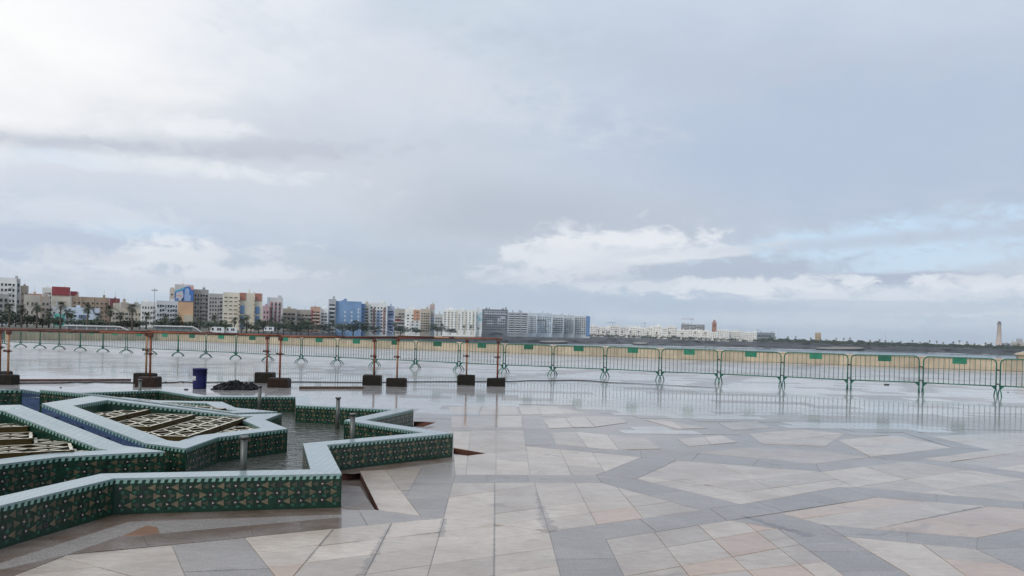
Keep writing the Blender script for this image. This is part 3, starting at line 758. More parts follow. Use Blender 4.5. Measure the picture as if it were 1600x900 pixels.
def zellige(mb, p0, p1, zt, zb, parent=None, near=(), rows=3, ph=0., trim=True):
    """glazed mosaic on the upright face from p0 to p1 (left to right as seen), zt = top heights at both ends"""
    p0, p1 = Vector((*p0, 0)), Vector((*p1, 0)); L = (p1 - p0).length; d = (p1 - p0) / L; nn = Vector((d.y, -d.x, 0))
    ztop = lambda s: zt[0] + (zt[1] - zt[0]) * s / L
    ang = math.atan2(d.y, d.x)
    P = lambda s, z, o: p0 + d * s + nn * o + Vector((0, 0, z))
    if trim:                                                  # slanted light and dark dashes under the coping
        n = max(1, int(L / .052))
        for i in range(n):
            a = (i + .12) * L / n; w = .5 * L / n; c = .16 * L / n
            for mi_, q in ((5, 0),):
                s0, s1 = a, a + w
                vs = [P(s0, ztop(s0) - .042, .0015), P(s1, ztop(s1) - .042, .0015), P(s1 + c, ztop(s1) - .012, .0015), P(s0 + c, ztop(s0) - .012, .0015)]
                mb.face(vs, mi_)
    per = .168; n = max(1, round((L - .04) / per)); st = (L - .03) / n
    for r in range(rows):                                     # small mid-green darts between the rows
        z = -.111 - .066 * r
        for i in range(2 * n):
            s = .02 + (i + .5) * st / 2; zz = ztop(s) + z; u = 1 if (i + r) % 2 else -1
            if zz - .03 < zb or s > L - .04 or random.random() < .12: continue
            mb.face([P(s - .019 * u, zz, .0016), P(s + .012 * u, zz - .016 * u, .0016), P(s + .012 * u, zz + .016 * u, .0016)] if u > 0 else [P(s + .019, zz, .0016), P(s - .012, zz + .016, .0016), P(s - .012, zz - .016, .0016)], 6)
    for r in range(rows):
        z = -.078 - .066 * r; dr = 1 if r % 2 == 0 else -1
        for i in range(n):
            s0 = .02 + (i + .5) * st + (.03 if r % 2 else 0.)
            for nm, off in (('black', -.058), ('white', -.058), ('beige', -.004), ('olive', .052)):
                s = s0 + off * dr
                if s < .03 or s > L - .03: continue
                pts, th, me = TILES[nm, dr]
                zz = ztop(s) + z
                if zz - .03 < zb: continue
                if parent is not None and nm in near:
                    put('glazed_tile', me, parent, P(s, zz, 0), ang)
                else:
                    if random.random() < .03: continue
                    pp = [P(s + x, zz + q, th) for x, q in pts]
                    mb.face(pp, ZI[nm])
                    if th > .0025:
                        pb = [P(s + x, zz + q, 0) for x, q in pts]
                        for k in range(len(pts)): mb.face([pb[k], pb[(k + 1) % len(pts)], pp[(k + 1) % len(pts)], pp[k]], ZI[nm])

def coping_piece(mb, o0, o1, i1, i0, z, th=.016, lip=.006):
    """one length of coping between an outer and an inner edge; z = heights o0,o1,i1,i0"""
    q = [o0, o1, i1, i0]; mid = Vector((sum(p[0] for p in q) / 4, sum(p[1] for p in q) / 4))
    top = [(*p, h) for p, h in zip(q, z)]; bot = [(*p, h - th) for p, h in zip(q, z)]
    vs = bot + top
    mb.add(vs, [(4, 5, 6, 7), (0, 1, 5, 4), (1, 2, 6, 5), (2, 3, 7, 6), (3, 0, 4, 7)])

def fountain():
    random.seed(5)
    root = thing('star_fountain', 'large twelve-pointed star fountain of green mosaic with sloping lattice beds, at left', 'fountain', (FC[0], FC[1], 0), 0)
    H = .275; T = .016
    outer = [pol(RT if k % 2 == 0 else RN, 15 * k) for k in range(24)]
    inner = [pol(IT if k % 2 == 0 else IN_, 15 * k) for k in range(24)]
    wall = MB()
    for k in range(24):
        a, b2 = outer[k], outer[(k + 1) % 24]; c, d = inner[k], inner[(k + 1) % 24]
        wall.face([(*a, FZ - .03), (*b2, FZ - .03), (*b2, H - T), (*a, H - T)])
        wall.face([(*d, -.06), (*c, -.06), (*c, H - T), (*d, H - T)])
        wall.face([(*a, H - T), (*b2, H - T), (*d, H - T), (*c, H - T)])
    w = wall.build('outer_basin_wall', ZM, root)
    stuff = MB()
    for k in range(24):
        near = k in (20, 21, 22, 23)
        zellige(stuff, outer[k], outer[(k + 1) % 24], (H, H), FZ, w if near else None, ('beige', 'black') if near else ())
        zellige(stuff, inner[(k + 1) % 24], inner[k], (H, H), -.02)
        m = MB(); e = .0035
        oo = [outer[k], outer[(k + 1) % 24], inner[(k + 1) % 24], inner[k]]
        oo = offset(ccw(oo), .0012)
        coping_piece(m, *[tuple(p) for p in oo], (H,) * 4)
        m.build('coping', M_COPING, w)
    tag(stuff.build('mosaic_tile', ZM, w), kind='stuff')
    # ---- pool water
    b = MB(); b.face([(*p, .012) for p in [pol(IT + .02 if k % 2 == 0 else IN_ + .02, 15 * k) for k in range(24)]])
    b.build('pool_water', M_POOL, root)
    # ---- raised beds
    zf = lambda p: .285 + max(0., min(1., (3.02 - math.hypot(*p)) / 1.75)) * .285
    HW, RI = .115, 1.28
    def axis_pt(deg, r, off):
        a = math.radians(deg) + PHI; return (r * math.cos(a) - off * math.sin(a), r * math.sin(a) + off * math.cos(a))
    for k in range(6):
        ax = 60 * k
        poly = [axis_pt(ax - 30, RI, HW), axis_pt(ax - 30, 3.02, HW), axis_pt(ax - 30, 3.62, HW), pol(PN, ax - 15), pol(PT, ax), pol(PN, ax + 15),
                axis_pt(ax + 30, 3.62, -HW), axis_pt(ax + 30, 3.02, -HW), axis_pt(ax + 30, RI, -HW)]
        n = len(poly); inn = offset(poly, .26)
        zz = [zf(p) for p in poly]; zi = [zf(p) for p in inn]
        bed = MB(); st = MB()
        for i in range(n):
            j = (i + 1) % n; ch = i in (0, 7)
            m0 = 7 if ch else 0
            bed.face([(*poly[i], -.05), (*poly[j], -.05), (*poly[j], zz[j] - T), (*poly[i], zz[i] - T)], m0)
            bed.face([(*inn[j], .02), (*inn[i], .02), (*inn[i], zi[i] - T), (*inn[j], zi[j] - T)], 0)
            bed.face([(*poly[i], zz[i] - T), (*poly[j], zz[j] - T), (*inn[j], zi[j] - T), (*inn[i], zi[i] - T)], 0)
            if not ch: zellige(st, poly[i], poly[j], (zz[i], zz[j]), .0, rows=5 if i == 8 else 3)
            else: zellige(st, poly[i], poly[j], (zz[i], zz[j]), .5, rows=0)
            zellige(st, inn[j], inn[i], (zi[j], zi[i]), .5, rows=0)
        bed.face([(*p, .03) for p in inn], 8)
        bw = bed.build('bed_wall', ZM + [M_ZBLUE, M_DARKPIT], root)
        for i in range(n):
            j = (i + 1) % n; m = MB()
            coping_piece(m, poly[i], poly[j], inn[j], inn[i], (zz[i], zz[j], zi[j], zi[i])); m.build('coping', M_COPING, bw)
        tag(st.build('mosaic_tile', ZM, bw), kind='stuff')
        # lattice panels, stepping down outwards
        a0 = math.radians(ax) + PHI; ca, sa = math.cos(a0), math.sin(a0)
        R = lambda x, y: (x * ca - y * sa, x * sa + y * ca)
        if k in (2, 3): continue                              # beds out of the picture keep their rims only
        innc = ccw(inn)
        def clipped(rect):                                    # convex piece inside the (star-edged) bed: cut by the bed's convex core
            q = rect
            return q
        cols_ = [(1.32, 1.86, .62), (1.86, 2.40, .66), (2.40, 2.94, .98), (2.94, 3.48, .5)]
        for i, (xa, xb, dd) in enumerate(cols_):
            ztop = (.445, .39, .335, .275)[i] - .035
            for lev, (ya, yb) in ((0, (0, dd)), (0, (-dd, 0)), (1, (dd, dd + .9)), (1, (-dd - .9, -dd))):
                z = ztop - .05 * lev
                mb = MB()
                def bar(P, w_, z0, z1, mi=0):
                    (x0, y0), (x1, y1) = P; ln = math.hypot(x1 - x0, y1 - y0)
                    if ln < .02: return
                    nx, ny = -(y1 - y0) / ln * w_ / 2, (x1 - x0) / ln * w_ / 2
                    q = [(x0 + nx, y0 + ny), (x0 - nx, y0 - ny), (x1 - nx, y1 - ny), (x1 + nx, y1 + ny)]
                    q = [R(*p) for p in q]
                    # subject = bed outline, clip = bar
                    q = ccw(q); s_ = innc
                    for e in range(4): 
                        s_ = clip_half(s_, q[e], q[(e + 1) % 4])
                        if len(s_) < 3: return
                    if abs(area(s_)) < 2e-5: return
                    s_ = ccw(s_); m_ = len(s_); off = len(mb.v)
                    mb.v += [(p[0], p[1], z0) for p in s_] + [(p[0], p[1], z1) for p in s_]
                    mb.f.append(tuple(off + m_ + t for t in range(m_))); mb.mi.append(mi); mb.sm.append(False)
                    for t in range(m_):
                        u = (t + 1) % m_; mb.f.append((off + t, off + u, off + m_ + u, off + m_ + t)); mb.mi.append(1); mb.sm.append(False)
                g = .004
                x0, x1, y0, y1 = xa + g, xb - g, ya + g, yb - g; e = .018
                for P in (((x0 + e, y0), (x0 + e, y1)), ((x1 - e, y0), (x1 - e, y1)), ((x0, y0 + e), (x1, y0 + e)), ((x0, y1 - e), (x1, y1 - e)), (((x0 + x1) / 2, y0), ((x0 + x1) / 2, y1))):
                    bar(P, .027, z - .018, z)
                # skirts of the step, brown
                for P in (((x0, y0 + .006), (x1, y0 + .006)), ((x0, y1 - .006), (x1, y1 - .006)), ((x1 - .006, y0), (x1 - .006, y1)), ((x0 + .006, y0), (x0 + .006, y1))):
                    bar(P, .012, z - .055, z - .0185, 1)
                # diagonal straps of the star grille
                zz_ = z - .003
                for half in (0, 1):
                    hx0 = x0 + (x1 - x0) / 2 * half; hx1 = hx0 + (x1 - x0) / 2; hw = hx1 - hx0
                    step = .31
                    for sgn in (1, -1):
                        kk = -2
                        while True:
                            ys = y0 + kk * step; ye = ys + .31
                            kk += 1
                            if ys > y1: break
                            P = [(hx0, ys), (hx1, ye)] if sgn == 1 else [(hx1, ys), (hx0, ye)]
                            (p0x, p0y), (p1x, p1y) = P
                            t0, t1 = 0., 1.
                            if p0y < y0: t0 = (y0 - p0y) / (p1y - p0y)
                            if p1y > y1: t1 = (y1 - p0y) / (p1y - p0y)
                            if t1 - t0 < .05: continue
                            bar([(p0x + (p1x - p0x) * t0, p0y + (p1y - p0y) * t0), (p0x + (p1x - p0x) * t1, p0y + (p1y - p0y) * t1)], .023, z - .016, zz_)
                bar((((x0 + x1) / 2, y0 + .014), ((x0 + x1) / 2, y1 - .014)), x1 - x0 - .028, z - .05, z - .034, 2)
                if len(mb.f) > 6: mb.build('lattice_panel', [M_LATT, M_LATBR, M_MOSS], root)
    # ---- channels between the beds, each a little cascade
    for k in range(6):
        a = 60 * k + 30; ch = MB()
        for i in range(12):
            r0, r1 = RI + i * .15, RI + (i + 1) * .15 - .002
            z = zf(axis_pt(a, RI + (i // 3 * 3 + 1.5) * .15, 0)) - (.075, .085, .135)[i % 3]
            q = [axis_pt(a, r0, -HW), axis_pt(a, r1, -HW), axis_pt(a, r1, HW), axis_pt(a, r0, HW)]
            ch.prism(q, -.04, z, 1, 0)
        ch.build('water_channel', [M_ZBLUE, M_POOL], root)
    # ---- hub water
    b = MB(); b.face([(*axis_pt(60 * k + 30, RI + .05, 0), .27) for k in range(6)]); b.build('hub_water', M_POOL, root)
    # ---- upright nozzles
    pb = MB(); pb.tube([(0, 0, -.05), (0, 0, .455)], .029, 12); pb.tube([(0, 0, .452), (0, 0, .475)], .041, 12)
    pm = pb.mesh('nozzle_pipe', M_PIPE)
    for (px, py, h) in ((381, 681, .475), (528, 620.5, .475), (551, 646, .475), (405.5, 602.5, .475), (218.5, 592.5, .475)):
        x, y = gp(px, py, h); o = put('nozzle_pipe', pm, root, (x - FC[0], y - FC[1], 0)); o.rotation_euler = (random.uniform(-.02, .02), random.uniform(0, .03), 0)
    # ---- sunken strip of slabs round the foot
    ring_o = [pol((RT if k % 2 == 0 else RN) + (.42 if k % 2 == 0 else .36), 15 * k) for k in range(24)]
    return root
FOUNTAIN = fountain()

# ================================================================== CROWD BARRIERS
BL, BH = 1.915, 1.10
def barrier_parts():
    P = {}
    r = .15; h = BL / 2; z0 = .30
    arc = lambda cx, cz, a0, a1: [(cx + r * math.cos(a0 + (a1 - a0) * i / 5), 0, cz + r * math.sin(a0 + (a1 - a0) * i / 5)) for i in range(6)]
    f = MB()
    f.tube([(-h, 0, .16)] + arc(-h + r, BH - r, PI, PI / 2) + arc(h - r, BH - r, PI / 2, 0) + [(h, 0, .16)], .0195, 8)
    P['frame'] = f.mesh('frame', M_BGREEN)
    f = MB(); f.tube([(-h, 0, z0), (h, 0, z0)], .017, 8); P['bottom_rail'] = f.mesh('bottom_rail', M_BGREEN)
    f = MB(); f.tube([(0, 0, z0), (0, 0, BH)], .0085, 6); P['bar'] = f.mesh('bar', M_BGREEN)
    f = MB(); f.add([(0, -.004, 0), (.13, -.004, 0), (0, -.004, -.13), (0, .004, 0), (.13, .004, 0), (0, .004, -.13)], [(0, 2, 1), (3, 4, 5), (0, 1, 4, 3), (1, 2, 5, 4), (2, 0, 3, 5)])
    P['gusset'] = f.mesh('gusset', M_BGREEN)
    f = MB(); f.tube([(0, -.34, .0), (0, -.27, .085), (0, -.17, .15), (0, -.07, .185), (0, .07, .185), (0, .17, .15), (0, .27, .085), (0, .34, .0)], .018, 7)
    f.tube([(0, 0, .17), (0, 0, .20)], .024, 7)
    P['foot'] = f.mesh('foot', M_BGREEN)
    f = MB(); f.box(-.19, .19, -.012, .012, 0, .165); P['plate'] = f.mesh('name_plate', M_PLATE)
    f = MB(); f.box(0, .055, -.018, .018, -.02, .02); f.tube([(.055, 0, .0), (.075, 0, .0), (.075, 0, -.06)], .009, 6); P['hook'] = f.mesh('hook', M_CLIP)
    return P
def barriers():
    random.seed(21)
    P = barrier_parts(); h = BL / 2
    proto = thing('crowd_barrier', 'x', 'barrier', (0, 0, 0), 0, 'green crowd barriers linked in one long line')
    put('frame', P['frame'], proto); put('bottom_rail', P['bottom_rail'], proto)
    for i in range(13): put('bar', P['bar'], proto, (-h + BL * (i + 1) / 14, 0, 0))
    put('gusset', P['gusset'], proto, (-h, 0, .30)); g = put('gusset', P['gusset'], proto, (h, 0, .30)); g.rotation_euler = (0, 0, PI)
    put('foot', P['foot'], proto, (-h, 0, 0)); put('foot', P['foot'], proto, (h, 0, 0))
    put('name_plate', P['plate'], proto, (0, 0, BH - .185))
    for z in (.78, .36): put('hook', P['hook'], proto, (h + .01, 0, z))
    words = ['rightmost', 'second from the right', 'third from the right', 'fourth from the right', 'fifth from the right', 'sixth from the right', 'seventh from the right', 'eighth from the right', 'ninth from the right', 'tenth from the right',
             'eleventh from the right', 'twelfth from the right', 'thirteenth from the right', 'fourteenth from the right', 'fifteenth from the right', 'sixteenth from the right']
    wl = ['leftmost', 'second from the left', 'third from the left', 'fourth from the left', 'fifth from the left', 'sixth from the left', 'seventh from the left', 'eighth from the left', 'ninth from the left', 'tenth from the left', 'eleventh from the left', 'twelfth from the left']
    pts = []; p = Vector((14.25, 23.62)); a = math.radians(156.0)
    p = p - Vector((math.cos(a), math.sin(a))) * (2.02 + .11)
    N = 27; pts.append(p.copy())
    for i in range(N):
        aa = math.radians(156.3 - 9.0 * i / (N - 1)); p = p + Vector((math.cos(aa), math.sin(aa))) * 2.02; pts.append(p.copy())
    for i in range(N):
        q0, q1 = pts[i], pts[i + 1]; m = (q0 + q1) / 2; d = (q0 - q1); a = math.atan2(d.y, d.x)
        o = proto if i == 0 else copy_tree(proto)
        o.location = (m.x, m.y, random.uniform(-.004, .004)); o.rotation_euler = (random.uniform(-.02, .02), random.uniform(-.009, .009), a + random.uniform(-.03, .03))
        if i < 15: o['label'] = 'green steel crowd barrier with plate, %s in the line' % words[i]
        else: o['label'] = 'green steel crowd barrier behind the orange rails, %s in the line' % wl[N - 1 - i]
barriers()

# ================================================================== SCAFFOLD RAILS
def scaffold():
    random.seed(9)
    POSTS = [ # post x, block x0, x1, block foot y, rail y, brown, row
        (15, -2, 30, 601, 517.5, 0, 0), (236.5, 216, 253, 604.5, 522.5, 1, 0), (438.5, 421, 455, 605.5, 527.5, 1, 0), (621, 605, 636, 604, 528.5, 0, 0), (777, 761, 789, 603.5, 532.5, 0, 0),
        (2.5, -14, 20, 598, 515.5, 0, 1), (230.5, 213, 246, 600, 520, 0, 1), (418, 400.5, 431, 598.5, 526, 0, 1), (584.5, 568, 597, 602, 530, 0, 1), (728.5, 715, 742, 601.5, 531, 0, 1)]
    where = ['beside the left picture edge, in front', 'by the left beds, nearer of the pair', 'behind the star fountain, right of the black sheet', 'in the front row right of the timber beam', 'at the right end of the orange rails',
             'at the left picture edge, rear row', 'by the left beds, farther of the pair', 'in the rear row just right of the black sheet', 'in the rear row at the end of the timber beam', 'next to last at the right']
    tops = {}
    for i, (px, x0, x1, fy, ry, br, row) in enumerate(POSTS):
        bx0, by = gp(x0, fy); bx1, _ = gp(x1, fy); x, _ = gp(px, fy)
        y = by + .17; x = x * y / by
        zt = EYE + ray(px, ry)[1] * y
        t = thing('scaffold_post', 'orange post in concrete block, %s' % where[i], 'post', (x, y, 0), 0, 'orange scaffold posts in concrete blocks')
        w0, w1 = bx0 * y / by - x, bx1 * y / by - x
        hb = (.235 if row == 0 else .285) * random.uniform(.95, 1.05)
        m = MB(); e = .02; sk = random.uniform(-.02, .02)
        lo = [(w0 - .006, -.165), (w1 + .006, -.165), (w1 + .006, .165), (w0 - .006, .165)]; hi = [(w0 + e + sk, -.15), (w1 - e + sk, -.15), (w1 - e + sk, .15), (w0 + e + sk, .15)]
        vs = [(*p, 0) for p in lo] + [(*p, hb - .03) for p in [(a * .99, c) for a, c in lo]] + [(*p, hb + random.uniform(-.012, .012)) for p in hi]
        m.add(vs, [(3, 2, 1, 0), (8, 9, 10, 11)] + [(k, (k + 1) % 4, 4 + (k + 1) % 4, 4 + k) for k in range(4)] + [(4 + k, 4 + (k + 1) % 4, 8 + (k + 1) % 4, 8 + k) for k in range(4)])
        m.build('concrete_block', M_BLOCKBR if br else M_BLOCK, t)
        m = MB(); ln = random.uniform(-.012, .012)
        m.tube([(ln, 0, hb - .05), (0, 0, zt)], .0245, 10, 0)
        m.build('post', M_ORANGE if i % 3 else M_TAN, t)
        zc = .80 + random.uniform(-.03, .05)
        m = MB(); m.tube([(ln * .4, 0, zc - .03), (ln * .4, 0, zc + .03)], .042, 10); m.box(-.085, .085, -.016, .016, zc - .013, zc + .013); m.box(-.1, -.07, -.03, .03, zc - .025, zc + .025); m.build('clamp', M_RUST, t)
        m = MB(); m.box(-.05, .05, -.035, .035, zt - .075, zt + .012); m.tube([(0, -.06, zt - .03), (0, .06, zt - .03)], .022, 8); m.build('top_coupler', M_RUST, t)
        tops[i] = Vector((x, y, zt))
    rl = {0: 'front', 1: 'rear'}
    def rail(a, c, mats, label, dz=.03, jig=0.):
        d = c - a; L = d.length; mid = (a + c) / 2
        o = thing('scaffold_rail', label, 'rail', mid + Vector((0, 0, dz)), 0, 'orange pipe rails laid on the scaffold posts')
        n = max(2, len(mats))
        for k, mt in enumerate(mats):
            m = MB(); p = -d / 2 + d * (k / n); q = -d / 2 + d * ((k + 1) / n)
            sag = [Vector((0, 0, -.006 * math.sin(PI * t / n))) for t in (k, k + 1)]
            m.tube([p + sag[0], q + sag[1]], .0242 - .0006 * (k % 2), 10); m.build('pipe_length', mt, o)
        m = MB(); p = -d / 2 + d * .5; dn = d.normalized(); m.tube([p - dn * .07, p + dn * .07], .033, 10); m.build('sleeve', M_RUST, o)
    O, R_, T = M_ORANGE, M_RUST, M_TAN
    ext = tops[0] + (tops[0] - tops[1]) * .12
    rail(ext, tops[1] + Vector((.05, 0, 0)), [R_, R_, O], 'orange rail of the front row, leftmost span beside the picture edge')
    rail(tops[1], tops[2], [O, R_, O], 'orange rail of the front row above the blue barrel', .055)
    rail(tops[2], tops[3], [O, R_], 'rusty rail of the front row above the timber beam')
    rail(tops[3], tops[4] + Vector((.1, 0, 0)), [R_, T, O], 'rail of the front row with a bare tan length, at the right end', .055)
    rail(tops[5] + (tops[5] - tops[6]) * .1, tops[6], [R_, R_], 'dark rusty rail of the rear row at the left edge')
    rail(tops[6], tops[7], [R_, R_, R_], 'dark rusty rail of the rear row behind the blue barrel', .05)
    rail(tops[7], tops[8], [R_, R_], 'dark rusty rail of the rear row behind the timber beam')
    rail(tops[8], tops[9], [O, R_], 'orange rail of the rear row at the right end', .05)
scaffold()

# ================================================================== THINGS LYING ON THE SQUARE
def lying():
    random.seed(14)
    # blue barrel
    x, y = gp(307.5, 608); r = .163
    t = thing('barrel', 'open blue plastic barrel with pale paper label', 'barrel', (x, y + r, 0))
    H = .475
    m = MB(); m.lathe([(0, 0), (r * .9, 0), (r * .93, .02), (r * .955, H * .5), (r, H - .03), (r * 1.03, H - .03), (r * 1.03, H), (r * .985, H), (r * .95, H * .55), (r * .88, .03), (0, .03)], 28); m.build('drum', M_BARREL, t)
    m = MB(); n = 6
    for i in range(n):
        a0 = -PI / 2 - 1.15 + .95 * i / n; a1 = -PI / 2 - 1.15 + .95 * (i + 1) / n; rr = r * .985
        m.face([(rr * math.cos(a), rr * math.sin(a), z) for a, z in ((a0, .2), (a1, .2), (a1, .3), (a0, .3))])
    m.build('paper_label', M_LABELP, t)
    m = MB(); m.tube([(r * 1.03 * math.cos(a), r * 1.03 * math.sin(a), H - .03 - .10 * math.sin((a + .4) / 2.6 * PI) ** 2) for a in [(-.4 + 2.6 * i / 12) + .9 for i in range(13)]], .006, 6); m.build('handle', M_CLIP, t)
    # crumpled sheet
    (xa, ya), (xb, _) = gp(322, 609), gp(402, 609)
    t = put('plastic_sheet', None)
    bpy.data.objects.remove(t)
    L = xb - xa; m = MB(); nx, ny = 56, 30; vs = []
    for j in range(ny + 1):
        for i in range(nx + 1):
            u, v = i / nx * 2 - 1, j / ny * 2 - 1
            q = Vector((u * 2.4, v * 1.6, .3))
            rg = 1 - abs(noise.noise(q * 1.6)) * 2.2; rg2 = 1 - abs(noise.noise(q * 3.7 + Vector((4, 1, 0)))) * 2
            ed = 1 + .22 * noise.noise(Vector((u * 2, v * 2, 9)))
            r_ = math.hypot(u * (1. if u < 0 else .95), v) / ed
            env = max(0., 1 - r_ ** 1.6)
            pk = .86 + .12 * math.exp(-((u + .1) / .35) ** 2) - .18 * math.exp(-((u - .35) / .12) ** 2) + .12 * math.exp(-((u - .6) / .2) ** 2)
            z = env ** .5 * pk * (.105 + .085 * rg + .055 * rg2)
            x_ = u * L / 2 * (1 + .05 * noise.noise(q * 2)) + .05 * noise.noise(q * 4.1); y_ = v * .42 + .05 * noise.noise(q * 3.3 + Vector((2, 2, 2)))
            if env <= 0: z = -.02
            vs.append((x_, y_, z))
    m.add(vs, [(j * (nx + 1) + i, j * (nx + 1) + i + 1, (j + 1) * (nx + 1) + i + 1, (j + 1) * (nx + 1) + i) for j in range(ny) for i in range(nx)], 0, False)
    o = m.build('plastic_sheet', M_TARP, None, ((xa + xb) / 2, ya + .40, 0)); tag(o, 'crumpled heap of black plastic sheeting on the wet paving', 'plastic sheet')
    # lying pipes and timbers
    def stick(name, label, cat, p, q, w, h, m_, grp=None, rnd=False):
        (x0, y0), (x1, y1) = gp(*p), gp(*q); L = math.hypot(x1 - x0, y1 - y0); a = math.atan2(y1 - y0, x1 - x0)
        b = MB()
        if rnd: b.tube([(-L / 2, 0, h / 2), (-L / 6, 0, h / 2), (L / 6, 0, h / 2), (L / 2, 0, h / 2)], h / 2, 10)
        else: b.box(-L / 2, L / 2, -w / 2, w / 2, 0, h)
        o = b.build(name, m_, None, ((x0 + x1) / 2, (y0 + y1) / 2 + w / 2, .0)); o.rotation_euler = (0, 0, a); return tag(o, label, cat, grp)
    stick('timber_beam', 'dark wet timber beam lying behind the fountain', 'timber', (467, 607.5), (567, 607.5), .09, .055, M_TIMBER)
    stick('rusty_pipe', 'long rusty pipe lying at the left beyond the fountain', 'pipe', (30, 595.5), (204, 595), .05, .05, M_RUST, None, True)
    # cable across the square
    pts = [(-40, 601), (30, 599.5), (98, 599), (120, 597.5), (135, 598.5), (150, 597), (168, 598.2), (215, 598.5), (255, 598.5), (275, 597.8), (284, 597), (300, 598), (330, 597.8), (372, 597.5), (400, 597.5), (470, 597.2), (560, 598), (590, 598.2), (630, 597),
           (700, 596.8), (760, 596.6), (800, 596.5), (830, 595), (860, 595.2), (895, 594.6), (925, 595.6), (950, 598), (985, 599.4), (1050, 602.6), (1120, 606.8)]
    m = MB(); m.tube([(*gp(*p), .012) for p in pts], [.013] * (len(pts) - 4) + [.011, .009, .007, .005], 6)
    tag(m.build('cable', M_CABLE), 'thin black cable lying across the wet square', 'cable')
    # bits of litter
    for (px, py, w, lab) in ((1386, 601.5, .22, 'thin dark scrap lying in front of the barriers at right'), (429, 604, .06, 'small dark lump right of a brown concrete block'), (259, 597.2, .05, 'small dark lump beside the cable left of the barrel'), (286, 598, .06, 'dark knot on the cable left of the barrel'),
                             (95, 606, .05, 'tiny dark speck on wet paving at far left'), (291, 609, .10, 'small twisted scrap left of the blue barrel'), (1575, 613, .05, 'tiny dark scrap under the rightmost barrier')):
        x, y = gp(px, py); m = MB(); n = 7
        prof = [(w * .5 * math.cos(2 * PI * k / n) * random.uniform(.7, 1.1), w * .28 * math.sin(2 * PI * k / n) * random.uniform(.7, 1.1)) for k in range(n)]
        m.prism(prof, 0, .012 + w * .12); o = m.build('litter_scrap', M_CLIP, None, (x, y, 0)); tag(o, lab, 'litter', 'small scraps lying on the square')
    # sunken drain pockets by the star tips
lying()

# ================================================================== CITY ACROSS THE BAY
UNIT = {}
def unit_window(kind):
    if kind in UNIT: return UNIT[kind]
    m = MB()
    if kind == 'w':                                           # frame proud of the wall, pane set back inside it
        o, e = .5, .44
        m.add([(-o, 0, 0), (o, 0, 0), (o, 0, 1), (-o, 0, 1), (-o, -.14, 0), (o, -.14, 0), (o, -.14, 1), (-o, -.14, 1), (-e, -.14, .07), (e, -.14, .07), (e, -.14, .93), (-e, -.14, .93), (-e, -.05, .07), (e, -.05, .07), (e, -.05, .93), (-e, -.05, .93)],
              [(0, 1, 5, 4), (1, 2, 6, 5), (2, 3, 7, 6), (3, 0, 4, 7), (4, 5, 9, 8), (5, 6, 10, 9), (6, 7, 11, 10), (7, 4, 8, 11), (8, 9, 13, 12), (9, 10, 14, 13), (10, 11, 15, 14), (11, 8, 12, 15)], 1)
        m.add([(-e, -.05, .07), (e, -.05, .07), (e, -.05, .93), (-e, -.05, .93)], [(0, 1, 2, 3)], 0)
    else:                                                     # balcony: slab, parapet and the shaded opening behind
        m.box(-.5, .5, -1.1, 0, -.06, .0, 1); m.box(-.5, .5, -1.1, -.98, 0, .36, 1); m.box(-.5, -.44, -.98, 0, 0, .36, 1); m.box(.44, .5, -.98, 0, 0, .36, 1)
        m.add([(-.46, -.03, .0), (.46, -.03, .0), (.46, -.03, .80), (-.46, -.03, .80)], [(0, 1, 2, 3)], 0)
    UNIT[kind] = m
    return m
UM = {}
def unit_mesh(kind, fr):
    k = (kind, fr.name)
    if k not in UM: UM[k] = unit_window(kind).mesh('window' if kind == 'w' else 'balcony', [M_GLASS, fr])
    return UM[k]

